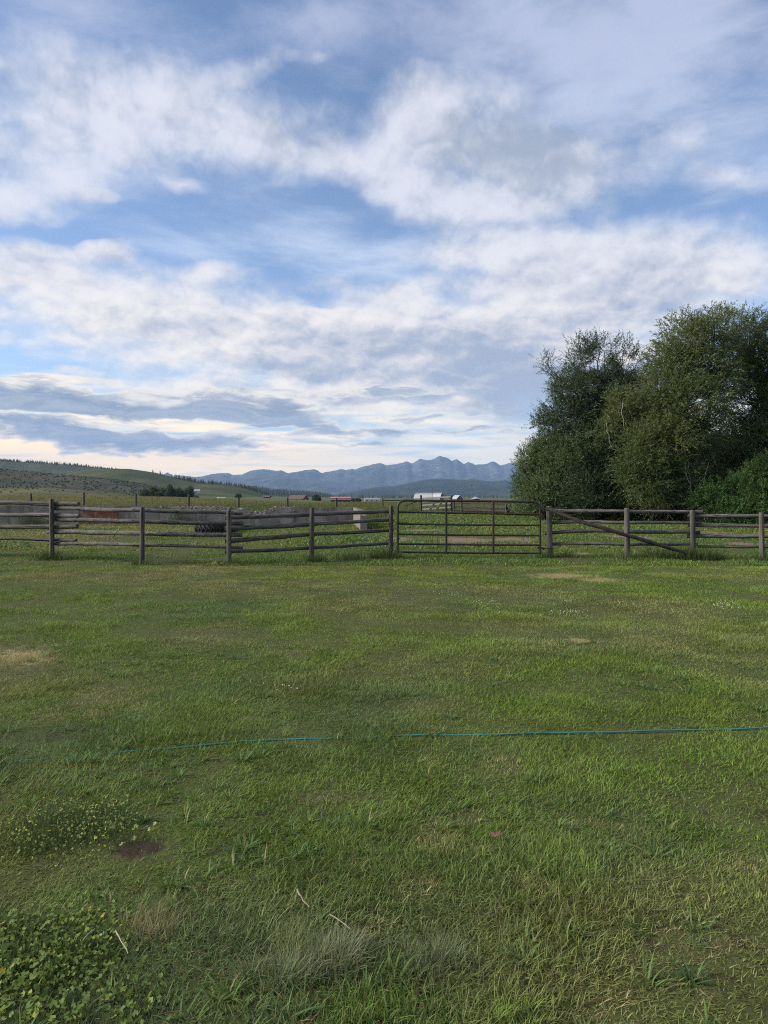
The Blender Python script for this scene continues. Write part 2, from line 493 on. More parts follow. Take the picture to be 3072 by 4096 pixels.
# ------------------------------------------------------------------ ground sheet
def ground_material():
    m, g = mat('ground_earth_and_grass')
    pos = g.n('ShaderNodeNewGeometry').outputs['Position']
    px, py, pz = g.sep(pos)
    nl = g.noise(pos, 0.35, 5, 0.6)
    nf = g.noise(pos, 14.0, 6, 0.65)
    soil = g.mix(nf, (0.022, 0.016, 0.010), (0.060, 0.046, 0.026))
    gr = g.mix(nl, (0.036, 0.054, 0.014), (0.062, 0.078, 0.022))
    gr = g.mix(nf, gr, (0.085, 0.083, 0.034))
    near = g.mix(g.mapr(g.noise(pos, 7.0, 6, 0.7), 0.30, 0.52, 0.15, 1.0), soil, gr)
    near = g.mix(g.mapr(g.noise(pos, 60.0, 4, 0.7), 0.55, 0.7, 0.0, 0.5), near, (0.16, 0.13, 0.065))
    # bare reddish earth inside the corral
    earth = g.mix(nf, (0.13, 0.083, 0.058), (0.28, 0.19, 0.145))
    def patches(lst, amp, fr):
        tot = None
        wob = g.v('MULTIPLY', g.v('SUBTRACT', g.noise(pos, fr, 5, 0.7, color=True), (0.5, 0.5, 0.5)), (amp, amp, 0))
        for (ex, ey, rx, ry) in lst:
            q = g.v('ADD', g.mapping(pos, (ex, ey, 0), (0, 0, 0), (rx, ry, 50), 'TEXTURE'), wob)
            gq = g.n('ShaderNodeTexGradient', gradient_type='SPHERICAL'); g.put(gq.inputs[0], q)
            tot = gq.outputs['Fac'] if tot is None else g.m('MAXIMUM', tot, gq.outputs['Fac'])
        return tot

    near = g.mix(g.mapr(patches(THATCH, 2.0, 7.0), 0.02, 0.55, 0.0, 0.75), near, g.mix(nf, (0.17, 0.135, 0.07), (0.36, 0.29, 0.16)))
    near = g.mix(g.mapr(patches(SOIL, 1.8, 13.0), 0.05, 0.4, 0.0, 0.95), near, g.mix(nf, (0.020, 0.014, 0.010), (0.060, 0.042, 0.030)))
    near = g.mix(g.mapr(patches(EARTH, 2.0, 2.6), 0.0, 0.55, 0.0, 0.95), near, earth)
    # far pasture
    nb = g.noise(g.mapping(pos, (0, 0, 0), (0, 0, 0.2), (0.004, 0.012, 0.01)), 1.0, 6, 0.6)
    far = g.ramp(nb, [(0.25, (0.055, 0.078, 0.028)), (0.5, (0.085, 0.105, 0.036)), (0.62, (0.15, 0.135, 0.055)), (0.8, (0.07, 0.10, 0.032))])
    far = g.mix(g.mapr(nf, 0.3, 0.7), far, g.mix(0.5, far, (0.05, 0.06, 0.02)))
    c = g.mix(g.mapr(py, 45, 110), near, far)
    finish(g, c, 0.95, nf, 0.5, 0.03, 0.1)
    return m


EARTH = []      # filled from the photo: bare patches seen through the gate


def build_ground():
    ang = np.linspace(0, 2 * np.pi, 400, endpoint=False)
    rr = [0.35]
    while rr[-1] < 16000:
        rr.append(rr[-1] * 1.042 + 0.02)
    rr = np.array(rr)
    A, RR = np.meshgrid(ang, rr)
    X, Y = np.sin(A) * RR, np.cos(A) * RR
    v = np.stack([X, Y, gh(X, Y)], -1).reshape(-1, 3)
    n = len(ang); i = np.arange(len(rr) - 1)[:, None] * n; k = np.arange(n)[None, :]; k2 = (k + 1) % n
    f = np.stack([i + k, i + n + k, i + n + k2, i + k2], -1).reshape(-1, 4)
    v = np.vstack([v, [[0, 0, float(gh(0, 0.1))]]])
    c = len(v) - 1
    tri = np.stack([np.full(n, c), np.arange(n), (np.arange(n) + 1) % n], -1)
    o = mesh_np('ground', v, [f, tri], ground_material(), smooth=True)
    tag(o, 'grassy valley floor running from the lawn out to the mountains', 'ground', kind='structure')


def epatch(px, py, rx, ry):
    d = gd(py)
    return ((px - 1536) / F * d, d, rx / F * d, abs(gd(py + ry) - gd(py - ry)) / 2)


SOIL = [epatch(*q) for q in ((545, 3400, 125, 50), (330, 3745, 150, 45))]
THATCH = [epatch(*q) for q in ((90, 2625, 190, 60), (2260, 2303, 190, 14), (2390, 2318, 120, 12), (2310, 2562, 50, 14))]
EARTH += [epatch(1860, 2160, 170, 14), epatch(2060, 2156, 110, 10), epatch(1600, 2158, 60, 12), epatch(2560, 2150, 90, 10), epatch(2450, 2145, 60, 7),
          epatch(2330, 2215, 50, 8), epatch(2850, 2130, 90, 8), epatch(2950, 2175, 80, 7), epatch(1700, 2120, 100, 5)]
build_ground()


# ------------------------------------------------------------------ hills and mountains
def hill(name, label, prof, d, front, back, mtl, rough_amp, rough_len, step=8, rows=46, spur=0.0, s=1, base=-3.0, edge=60):
    """a real ridge: the skyline heights at distance d, slopes falling to the valley in front and behind"""
    prof = sorted(prof)
    xs = np.arange(prof[0][0], prof[-1][0] + step, step, float)
    ys = np.interp(xs, [p[0] for p in prof], [p[1] for p in prof])
    zr = EYE + (H0 - ys) / F * d + (fbm(xs / 10.0, xs * 0 + s, oct=4, s=s + 2, rough=.6) - .5) * rough_amp * .09
    t = np.concatenate([-np.linspace(1, 0, rows) ** 1.3, np.linspace(0, 1, 12)[1:]])
    T, XS = np.meshgrid(t, xs, indexing='ij')
    Z0 = np.broadcast_to(zr, T.shape)
    D = d + np.where(T < 0, T * front, T * back)
    X = (XS - 1536) / F * (d + (D - d) * 0.8)
    k = np.abs(T)
    fall = 1 - sstep(0, 1, k) * 0.55 - 0.45 * k
    nz = fbm(X / rough_len, D / rough_len, oct=6, s=s, rough=0.55) - 0.5
    if spur:
        rg = 1 - np.abs(fbm(X / (rough_len * 1.3) + 9, D / (rough_len * 3.2), oct=5, s=s + 4, rough=0.55) * 2 - 1) * 2.2
        nz = nz + spur * rg * 0.5
    env = sstep(0.08, 0.5, k) * (1 - sstep(0.85, 1.0, k))
    Z = base + (Z0 - base) * fall + nz * rough_amp * (0.05 + env)
    v = np.stack([X, D, Z], -1).reshape(-1, 3)
    n = len(xs); i = np.arange(len(t) - 1)[:, None] * n; kk = np.arange(n - 1)[None, :]
    f = np.stack([i + kk, i + kk + 1, i + n + kk + 1, i + n + kk], -1).reshape(-1, 4)
    o = mesh_np(name, v, f, mtl, smooth=True)
    tag(o, label, 'hill' if 'mountain' not in name else 'mountain', kind='structure')
    return xs, t, v.reshape(len(t), n, 3)


def rangemat(name, cols, scale, rock=None, fine=None, steep=None):
    m, g = mat(name)
    geo = g.n('ShaderNodeNewGeometry'); pos = geo.outputs['Position']
    n = g.noise(pos, scale, 7, 0.62, 0.4)
    c = g.ramp(n, cols)
    if fine:
        n2 = g.noise(pos, fine[0], 4, 0.6)
        c = g.mix(g.mapr(n2, fine[2], fine[3]), c, fine[1])
    if rock:
        z = g.sep(pos)[2]; up = g.sep(geo.outputs['Normal'])[2]
        r = g.m('MULTIPLY', g.mapr(z, rock[1], rock[2]), g.mapr(g.m('ADD', g.noise(pos, scale * 4, 6, 0.65), g.mapr(up, 0.95, 0.6, 0, 0.25)), rock[3], rock[4]))
        c = g.mix(r, c, rock[0])
    finish(g, c, 0.95, None, spec=0.05)
    return m


far_mat = rangemat('mountain_rock_and_forest', [(0.3, (0.030, 0.040, 0.036)), (0.5, (0.045, 0.052, 0.047)), (0.7, (0.085, 0.085, 0.080))], 0.0022,
                   rock=((0.17, 0.155, 0.145), 120, 420, 0.46, 0.76))
mid_mat = rangemat('foothill_forest', [(0.35, (0.016, 0.026, 0.022)), (0.52, (0.025, 0.037, 0.028)), (0.66, (0.055, 0.066, 0.038)), (0.8, (0.085, 0.09, 0.055))], 0.0035)
low_mat = rangemat('foothill_slope', [(0.35, (0.05, 0.065, 0.045)), (0.6, (0.09, 0.10, 0.07)), (0.8, (0.22, 0.21, 0.18))], 0.003)
green_mat = rangemat('hill_pasture', [(0.3, (0.040, 0.050, 0.022)), (0.5, (0.058, 0.068, 0.029)), (0.65, (0.085, 0.085, 0.040)), (0.8, (0.048, 0.056, 0.025))], 0.012,
                     fine=(0.15, (0.05, 0.06, 0.028), 0.55, 0.75))
sage_mat = rangemat('hill_sage_scrub', [(0.3, (0.042, 0.043, 0.026)), (0.5, (0.066, 0.062, 0.040)), (0.7, (0.095, 0.082, 0.054))], 0.02,
                    fine=(0.25, (0.035, 0.042, 0.026), 0.48, 0.62))
knoll_mat = rangemat('knoll_dry_grass', [(0.3, (0.062, 0.072, 0.030)), (0.5, (0.092, 0.092, 0.042)), (0.65, (0.13, 0.11, 0.056)), (0.8, (0.09, 0.105, 0.04))], 0.03,
                     fine=(0.6, (0.06, 0.075, 0.03), 0.55, 0.8))

FAR = [(300, 1930), (560, 1915), (640, 1905), (655, 1897), (670, 1891), (684, 1898), (700, 1908), (722, 1909), (772, 1908), (796, 1913), (845, 1898), (881, 1893), (912, 1892), (931, 1901), (965, 1900), (999, 1884),
       (1028, 1879), (1062, 1878), (1105, 1884), (1124, 1882), (1153, 1893), (1182, 1888), (1230, 1879), (1262, 1878), (1286, 1892), (1341, 1882), (1368, 1876),
       (1385, 1880), (1409, 1875), (1418, 1880), (1452, 1867), (1498, 1856), (1522, 1852), (1546, 1861), (1590, 1856), (1628, 1845), (1648, 1854), (1681, 1834), (1705, 1840), (1730, 1839),
       (1759, 1824), (1787, 1832), (1807, 1845), (1828, 1837), (1855, 1856), (1874, 1849), (1903, 1860), (1942, 1857), (1973, 1845), (2004, 1862), (2043, 1852),
       (2150, 1850), (2300, 1868), (2450, 1860), (2700, 1890), (3000, 1880), (3400, 1930)]
hill('mountain_range', 'far blue rocky mountain range along the horizon', FAR, 13500, 3800, 1500, far_mat, 230, 1300, step=5, rows=70, spur=0.9, s=11, base=-20)
MID = [(600, 1960), (690, 1916), (760, 1913), (850, 1919), (893, 1914), (931, 1919), (990, 1926), (1037, 1921), (1100, 1910), (1148, 1907), (1206, 1916), (1278, 1921),
       (1375, 1933), (1450, 1945), (1560, 1962), (1700, 1985)]
hill('mountain_spur', 'lower bluish mountain spur in front of the main range', MID, 10500, 2400, 900, far_mat, 130, 600, step=5, rows=50, spur=0.8, s=23, base=-20)
HILL2 = [(1280, 1992), (1317, 1987), (1351, 1978), (1423, 1963), (1500, 1949), (1570, 1944), (1609, 1937), (1667, 1925), (1720, 1917), (1763, 1914), (1812, 1917),
         (1860, 1920), (1884, 1916), (1932, 1922), (1966, 1926), (2019, 1921), (2043, 1925), (2200, 1930), (2500, 1945), (2900, 1950), (3300, 1985)]
hill('forested_hill', 'long dark forested hill below the mountain range', HILL2, 6200, 2300, 800, mid_mat, 42, 330, step=5, rows=50, spur=0.3, s=31, base=-8)
RIDGE_FAR = [(860, 1975), (960, 1952), (1013, 1954), (1061, 1960), (1110, 1966), (1200, 1972), (1280, 1980), (1340, 1992)]
rf = hill('wooded_ridge', 'low wooded ridge ending behind the red house', RIDGE_FAR, 2600, 700, 300, mid_mat, 6, 120, step=5, rows=24, s=41, base=-4)
BACK = [(-700, 1815), (-300, 1828), (0, 1842), (145, 1850), (289, 1859), (415, 1872), (470, 1875), (600, 1900), (760, 1960), (850, 1990)]
rb = hill('pine_ridge_hill', 'back hill at left with pines along its crest', BACK, 1900, 620, 300, rangemat('hill_scrub_blue', [(0.3, (0.04, 0.052, 0.034)), (0.55, (0.075, 0.085, 0.055)), (0.75, (0.12, 0.115, 0.07))], 0.012,
          fine=(0.1, (0.03, 0.04, 0.026), 0.5, 0.65)), 10, 120, rows=30, s=43)
GREEN = [(200, 1925), (280, 1892), (337, 1883), (410, 1876), (463, 1874), (521, 1876), (579, 1884), (627, 1892), (675, 1904), (723, 1916), (800, 1932), (893, 1938), (941, 1944),
         (989, 1954), (1037, 1969), (1086, 1985), (1130, 1998)]
gh_hill = hill('grassy_hill', 'smooth green hill sloping down behind the far farm buildings', GREEN, 1250, 480, 200, green_mat, 4, 80, rows=36, s=47)
SAGE = [(-700, 1850), (-300, 1862), (0, 1876), (183, 1893), (289, 1903), (400, 1912), (482, 1922), (579, 1937), (675, 1956), (752, 1973), (820, 1994)]
sg = hill('sagebrush_hill', 'dark hillside dotted with sagebrush at left', SAGE, 720, 300, 140, sage_mat, 3.5, 40, rows=40, s=53)
KNOLL = [(-700, 1940), (-300, 1945), (0, 1952), (200, 1950), (265, 1956), (400, 1966), (482, 1974), (560, 1988), (600, 1996)]
kn = hill('grassy_knoll', 'low tawny grass rise in front of the sagebrush hill', KNOLL, 330, 120, 60, knoll_mat, 0.8, 18, rows=30, s=59, base=0.0)
# ------------------------------------------------------------------ air
def build_haze():
    m = bpy.data.materials.new('haze_air'); m.use_nodes = True
    g = G(m.node_tree)
    p = g.n('ShaderNodeVolumePrincipled'); o = g.n('ShaderNodeOutputMaterial')
    p.inputs['Color'].default_value = (0.42, 0.64, 1.0, 1)
    p.inputs['Density'].default_value = HAZE
    p.inputs['Anisotropy'].default_value = 0.0
    g.t.links.new(p.outputs['Volume'], o.inputs['Volume'])
    b = MB(); b.box((-17000, -17000, -70), (17000, 17000, 1000))
    h = b.build('haze', m)
    tag(h, 'thin blue evening haze over the valley', 'haze', kind='stuff')


HAZE = 5.0e-5
build_haze()


# ------------------------------------------------------------------ weathered wood
def woodmat(name, axis, c0, c1, c2):
    m, g = mat(name)
    tc = g.n('ShaderNodeTexCoord').outputs['Object']
    oi = g.n('ShaderNodeObjectInfo').outputs['Random']
    sc = [26, 26, 26]; sc[axis] = 1.6
    q = g.mapping(g.v('ADD', tc, g.xyz(g.m('MULTIPLY', oi, 31.0), g.m('MULTIPLY', oi, 17.0), g.m('MULTIPLY', oi, 23.0))), (0, 0, 0), (0, 0, 0), sc)
    n = g.noise(q, 1.0, 6, 0.65, 0.4)
    sc2 = [42, 42, 42]; sc2[axis] = 0.8
    cr = g.noise(g.mapping(tc, (3, 1, 2), (0, 0, 0), sc2), 1.0, 3, 0.6, 0.6)
    big = g.noise(g.v('ADD', tc, g.xyz(g.m('MULTIPLY', oi, 91.0), 0.0, 0.0)), 1.7, 4, 0.6)
    c = g.ramp(n, [(0.28, c0), (0.5, c1), (0.72, c2)])
    c = g.mix(g.mapr(big, 0.45, 0.75, 0.0, 0.6), c, (0.115, 0.10, 0.085))
    c = g.mix(g.mapr(cr, 0.56, 0.64), c, (0.020, 0.021, 0.018))
    hs = g.n('ShaderNodeHueSaturation'); g.put(hs.inputs['Value'], g.mapr(oi, 0, 1, 0.78, 1.18, False)); g.put(hs.inputs['Color'], c)
    h = g.m('ADD', g.m('MULTIPLY', n, 0.6), g.mapr(cr, 0.58, 0.68, 0.4, 0.0))
    finish(g, hs.outputs[0], 0.88, h, 0.6, 0.012, 0.2)
    return m


M_RAIL = woodmat('weathered_grey_pole_wood', 0, (0.040, 0.034, 0.029), (0.105, 0.093, 0.082), (0.20, 0.185, 0.17))
M_POST = woodmat('weathered_post_wood', 2, (0.042, 0.036, 0.029), (0.092, 0.081, 0.066), (0.155, 0.14, 0.118))
M_BRACE = woodmat('old_dark_pole_wood', 0, (0.016, 0.014, 0.012), (0.040, 0.034, 0.028), (0.085, 0.073, 0.06))


def pole(parent, name, pts, r0, r1, material, seed, n=12, seg=22, knob=0.15, label=None):
    """a crooked peeled pole through the given points (own local x axis along it)"""
    pts = [Vector(p) for p in pts]
    a, b = pts[0], pts[-1]
    L = (b - a).length
    q = (b - a).to_track_quat('X', 'Z').to_matrix().to_4x4()
    mtx = Matrix.Translation(a) @ q; inv = mtx.inverted()
    loc = [inv @ p for p in pts]
    rnd = random.Random(seed)
    xs = np.linspace(0, 1, seg + 1)
    px_ = np.interp(xs * L, [p.x for p in loc], [p.x for p in loc])
    py_ = np.interp(px_, [p.x for p in loc], [p.y for p in loc])
    pz_ = np.interp(px_, [p.x for p in loc], [p.z for p in loc])
    k = np.ones(3) / 3
    pz_[1:-1] = np.convolve(pz_, k, 'valid'); py_[1:-1] = np.convolve(py_, k, 'valid')
    wob = (fbm(px_ / 0.9, px_ * 0 + seed * 3.3, oct=3, s=seed) - .5) * 0.05
    rad = np.interp(xs, (0, 1), (r0, r1)) * (1 + (fbm(px_ / 0.25, px_ * 0 + seed * 5.1, oct=3, s=seed + 1) - .5) * 2 * knob)
    mb = MB()
    mb.tube([(x, y, z + w) for x, y, z, w in zip(px_, py_, pz_, wob)], list(rad), n, 0.09, True, seed)
    # broken stubs and splinters on the underside
    for _ in range(rnd.randint(1, 4)):
        x = rnd.uniform(0.05, .95) * L
        i = min(seg, int(x / L * seg))
        c = Vector((x, py_[i], pz_[i] + wob[i]))
        an = rnd.uniform(-2.6, -0.5)
        dr = Vector((rnd.uniform(-.5, .5), math.cos(an), math.sin(an)))
        mb.tube([c + dr * rad[i] * .7, c + dr * (rad[i] + rnd.uniform(.015, .04))], [0.010, 0.004], 5)
    o = mb.build(name, material, parent, True, mtx=mtx)
    if label:
        o['label'] = label
    return o


def post(parent, px, w_px, top, base_d, seed, material=None, name='post', lean=0.0, label=None):
    X = (px - 1536) / F * base_d
    z0 = float(gh(X, base_d)) - 0.25
    zt = EYE + (H0 - top) / F * base_d
    r = w_px / F * base_d / 2
    mb = MB()
    h = zt - z0
    zs = np.linspace(0, h, 12)
    rad = [r * (1.04 - 0.08 * t / h) * (1 + (float(fbm(t / .3, seed * 7.7, oct=2, s=seed)) - .5) * .10) for t in zs]
    mb.tube([(lean * t / h, 0, t) for t in zs] + [(lean, 0, h + 0.012)], rad + [rad[-1] * .82], 14, 0.05, True, seed)
    o = mb.build(name, material or M_POST, parent, True, loc=(X, base_d, z0))
    if label:
        o['label'] = label
    return X


def rail(parent, p, depth, th0, th1, seed, label=None, material=None, back=0.14):
    """p: list of (px, py) centre-line points; depth: function px -> distance of the fence line"""
    pts = [pt(x, y, depth(x) + back) for x, y in p]
    d0 = depth(p[0][0])
    return pole(parent, 'rail', pts, th0 / F * d0 / 2, th1 / F * d0 / 2, material or M_RAIL, seed, label=label)


# left fence ------------------------------------------------------------
PL = [(208, 19, 1997, 16.8), (567.5, 19, 2031, 15.6), (916, 20, 2043, 15.7), (1246, 20, 2033, 16.3), (1563, 17.5, 2025, 17.3)]
dl = lambda x: float(np.interp(x, [-520] + [p[0] for p in PL], [18.3] + [p[3] for p in PL]))
fl = empty('rail_fence', pt(567, H0, dl(567)) - Vector((0, 0, EYE)), 'grey four-rail pole fence with overlapping rail ends, left of the metal gate', 'fence')
for i, (x, w, t, d) in enumerate(PL):
    post(fl, x, w, t, d, 10 + i, lean=(-.01, .01, 0, .012, .01)[i])
post(fl, -165, 19, 1992, 17.6, 19)
post(fl, -520, 19, 1990, 18.3, 18)
W = 16.5
RL = [([(-520, 2006), (0, 2011), (208, 2013), (316, 2015)], 17, 16), ([(-520, 2054), (0, 2058), (208, 2061), (316, 2064)], 17, 15),
      ([(-520, 2104), (0, 2107), (208, 2107), (311, 2107)], 19, 16), ([(-520, 2152), (0, 2154), (208, 2156), (305, 2162)], 13, 12),
      ([(193, 2030), (380, 2037), (567, 2041), (800, 2046), (971, 2053)], 18, 15), ([(193, 2077), (567, 2085), (800, 2091), (972, 2094)], 18, 15),
      ([(193, 2127), (567, 2134), (916, 2139), (970, 2141)], 19, 16), ([(195, 2170), (567, 2181), (916, 2189), (972, 2190)], 16, 11),
      ([(900, 2071), (1080, 2064), (1246, 2057), (1572, 2044)], 18, 17), ([(900, 2113), (1246, 2098), (1572, 2080)], 21, 15),
      ([(900, 2161), (1070, 2153), (1246, 2138), (1572, 2121)], 20, 14), ([(900, 2204), (1246, 2192), (1572, 2172)], 16, 14)]
for i, (p, a, b) in enumerate(RL):
    rail(fl, p, dl, a, b, 40 + i, back=0.145 if i < 4 or i > 7 else 0.17)

# right fence -----------------------------------------------------------
PR = [(2199, 24, 2027, 17.5), (2510, 22, 2034, 16.9), (2774, 20, 2042, 17.0), (3049, 20, 2052, 16.5)]
dr = lambda x: float(np.interp(x, [p[0] for p in PR] + [4100], [p[3] for p in PR] + [15.4]))
fr = empty('rail_fence', pt(2510, H0, dr(2510)) - Vector((0, 0, EYE)), 'grey four-rail pole fence with a slanting brace pole, right of the metal gate', 'fence')
for i, (x, w, t, d) in enumerate(PR):
    post(fr, x, w, t, d, 24 + i, lean=(.012, .02, .03, .02)[i] * -1)
post(fr, 3340, 20, 2058, 16.1, 29)
post(fr, 3680, 20, 2062, 15.7, 30)
post(fr, 4040, 20, 2064, 15.4, 31)
RR_ = [([(2185, 2043), (2510, 2047), (2809, 2049)], 14, 13), ([(2182, 2088), (2510, 2090), (2806, 2090)], 14, 11), ([(2180, 2131), (2260, 2128), (2350, 2123), (2510, 2126), (2798, 2130)], 15, 13),
       ([(2182, 2174), (2510, 2175), (2790, 2175)], 13, 12), ([(2752, 2064), (3049, 2066), (4060, 2071)], 15, 14), ([(2752, 2101), (3049, 2103), (4060, 2108)], 15, 12),
       ([(2746, 2145), (3049, 2144), (4060, 2146)], 16, 15), ([(2762, 2187), (3049, 2187), (4060, 2190)], 12, 12)]
for i, (p, a, b) in enumerate(RR_):
    rail(fr, p, dr, a, b, 60 + i, back=0.145 if i < 4 else 0.17)
br = [pt(2186, 2034, 17.36), pt(2330, 2090, 16.93), pt(2500, 2138, 16.70), pt(2640, 2181, 16.65), pt(2795, 2226, 16.62)]
pole(fr, 'brace', br, 0.050, 0.042, M_BRACE, 83, label='dark slanting brace pole running from the hinge post down to the grass')

# gate ------------------------------------------------------------------
def gate_material():
    m, g = mat('gate_green_paint_and_rust')
    tc = g.n('ShaderNodeTexCoord').outputs['Object']
    x, y, z = g.sep(tc)
    n = g.noise(tc, 3.0, 6, 0.65); n2 = g.noise(tc, 28.0, 4, 0.6)
    k = g.mapr(g.m('ADD', g.m('MULTIPLY_ADD', n, 2.6, -1.3), g.m('ADD', x, g.mapr(z, 0.9, 1.5, 0, 0.9))), 0.9, 2.4)
    green = g.mix(n2, (0.012, 0.019, 0.015), (0.028, 0.037, 0.029))
    rust = g.mix(n2, (0.028, 0.014, 0.010), (0.066, 0.034, 0.023))
    c = g.mix(k, green, rust)
    finish(g, c, 0.55, n2, 0.15, 0.003, 0.4)
    return m


M_GATE = gate_material()
M_IRON = plain('rusty_iron', (0.07, 0.035, 0.025), 0.7, 0.4, 30)
gl, grt = 17.25, 17.42
gdp = lambda x: gl + (grt - gl) * (x - 1591) / (2160 - 1591)
gate = empty('farm_gate', pt(1591, 2225, gl), 'green and rust-brown tubular metal farm gate with six bars, closed across the gap', 'gate')


def gtube(name, pts, r, label=None):
    mb = MB(); o = gate.location
    mb.tube([p - o for p in pts], r, 12)
    ob = mb.build(name, M_GATE, None, True, loc=o)
    ob.parent = gate; ob.matrix_basis = Matrix.Identity(4)
    return ob


P3 = lambda x, y: pt(x, y, gdp(x))
arc = []
fp = []
for x, y in ((1591, 2211), (1591, 2150), (1591, 2080), (1591, 2032)):
    fp.append(P3(x, y))
for k in range(1, 7):
    a = math.pi / 2 * k / 6
    fp.append(P3(1619 - 28 * math.cos(a), 2030 - 28 * math.sin(a)))
for x in (1700, 1800, 1900, 2000, 2080, 2128):
    fp.append(P3(x, np.interp(x, (1619, 2128), (2001.5, 2007))))
for k in range(1, 7):
    a = math.pi / 2 * k / 6
    fp.append(P3(2132 + 28 * math.sin(a), 2035 - 28 * math.cos(a)))
for y in (2060, 2110, 2160, 2217):
    fp.append(P3(2160, y))
gtube('frame', fp, 0.029)
for ya, yb in ((2047.6, 2057), (2095.5, 2101.5), (2137, 2142), (2175.5, 2180), (2208.5, 2213)):
    xs = np.linspace(1591, 2160, 9)
    gtube('rail', [P3(x, np.interp(x, (1591, 2160), (ya, yb)) + (0.8 * math.sin((x - 1591) / 569 * math.pi))) for x in xs], 0.0235)
for x in (1785, 1973):
    mb = MB(); o = gate.location
    yt = np.interp(x, (1591, 2160), (2001.5, 2007)); yb = np.interp(x, (1591, 2160), (2210, 2214))
    mb.bar(P3(x, yb) - o + Vector((0, -0.028, 0)), P3(x, yt) - o + Vector((0, -0.028, 0)), 0.05, 0.03, (0, 1, 0))
    ob = mb.build('upright', M_GATE, None, False, bevel=0.004); ob.parent = gate
for (x0, x1, y) in ((2150, 2192, 2068), (2148, 2216, 2190)):
    mb = MB(); o = gate.location
    q = gdp(2160)
    mb.tube([pt(x0, y, q) - o + Vector((0, -.03, 0)), pt(2168, y + 1, q) - o + Vector((0, -.03, 0)), pt(2176, y + 3, q) - o, pt(x1, y + 4, q) - o], 0.012, 8)
    mb.box(*[tuple(pt(x, yy, q) - o + Vector((0, dy, 0))) for x, yy, dy in ((2152, y + 5, -.04), (2168, y - 4, .03))])
    mb.box(*[tuple(pt(x, yy, q) - o + Vector((0, dy, 0))) for x, yy, dy in ((2170, y + 9, -.02), (2176, y + 1, .02))])
    ob = mb.build('hinge', M_IRON, None, False); ob.parent = gate
mb = MB(); o = gate.location
q = gl - .035
mb.tube([pt(1566, 2087, q) - o, pt(1634, 2089, q) - o], 0.012, 8)
mb.tube([pt(x, y, q) - o for x, y in ((1598, 2088), (1598, 2079), (1633, 2080), (1633, 2089))], 0.007, 6)
ob = mb.build('latch', M_IRON, None, False); ob.parent = gate

# concrete wall ----------------------------------------------------------
def concrete_material():
    m, g = mat('old_stained_concrete')
    geo = g.n('ShaderNodeNewGeometry'); pos = geo.outputs['Position']
    n = g.noise(pos, 0.9, 6, 0.65); nf = g.noise(pos, 9.0, 5, 0.7)
    c = g.ramp(n, [(0.30, (0.085, 0.074, 0.064)), (0.5, (0.19, 0.172, 0.152)), (0.66, (0.30, 0.28, 0.25))])
    c = g.mix(g.mapr(nf, 0.3, 0.75, 0, 0.55), c, (0.14, 0.125, 0.11))
    st = g.noise(g.mapping(pos, (0, 0, 0), (0, 0, 0), (2.2, 2.2, 0.25)), 1.5, 4, 0.6)
    c = g.mix(g.mapr(st, 0.48, 0.66, 0, 0.7), c, (0.075, 0.064, 0.054))
    # board lines of the old formwork
    z = g.sep(pos)[2]
    ln = g.m('ABSOLUTE', g.m('SUBTRACT', g.m('FRACT', g.m('MULTIPLY', z, 3.1)), 0.5))
    c = g.mix(g.mapr(ln, 0.47, 0.5, 0, 0.35), c, (0.09, 0.08, 0.07))
    finish(g, c, 0.92, nf, 0.5, 0.02, 0.15)
    return m


def rust_material():
    m, g = mat('rust_red_paint_on_concrete')
    pos = g.n('ShaderNodeNewGeometry').outputs['Position']
    n = g.noise(pos, 2.5, 6, 0.7); nf = g.noise(pos, 11.0, 5, 0.7)
    c = g.mix(nf, (0.115, 0.036, 0.018), (0.22, 0.080, 0.042))
    c = g.mix(g.mapr(n, 0.44, 0.58), c, (0.19, 0.15, 0.13))
    finish(g, c, 0.9, nf, 0.4, 0.01, 0.15)
    return m


M_CONC = concrete_material()
M_PINK = plain('pale_pinkish_concrete', (0.175, 0.148, 0.132), 0.9, 0.22, 5)
M_RUBBLE = plain('broken_concrete_and_stone', (0.20, 0.18, 0.16), 0.95, 0.45, 7)


def jag_wall(name, xs, tops, base, d, th, mtl, amp, seed, parent, dfun=None):
    """wall with an uneven broken top; xs, tops in photo pixels at distance d"""
    xx = np.arange(xs[0], xs[-1] + 1, 5.0)
    tt = np.interp(xx, xs, tops) + (fbm(xx / 22, xx * 0 + seed, oct=4, s=seed, rough=.65) - .5) * amp * 2
    v = []; f = []
    for x, t in zip(xx, tt):
        dd = dfun(x) if dfun else d
        X = (x - 1536) / F * dd; zt = EYE + (H0 - t) / F * dd
        zb = float(gh(X, dd)) - 0.3
        zs = [zb + (zt - zb) * k / 6 for k in range(7)]
        for k, z in enumerate(zs):
            w = amp * .0022 * (float(fbm(X * 3, z * 3, oct=3, s=seed + 2)) - .5)
            v.append((X, dd + w * 3, z))
        v.append((X, dd + th * .5, zt + amp * .003 * (float(vnoise(X * 5, seed * 1.0)) - .3)))
        v.append((X, dd + th, zt - 0.02)); v.append((X, dd + th, zb))
    n = len(xx); m = 10
    for i in range(n - 1):
        for k in range(m - 1):
            f.append((i * m + k, (i + 1) * m + k, (i + 1) * m + k + 1, i * m + k + 1))
    f.append(tuple(range(m))); f.append(tuple(reversed([(n - 1) * m + k for k in range(m)])))
    mb = MB(); mb.add(v, f)
    return mb.build(name, mtl, parent)


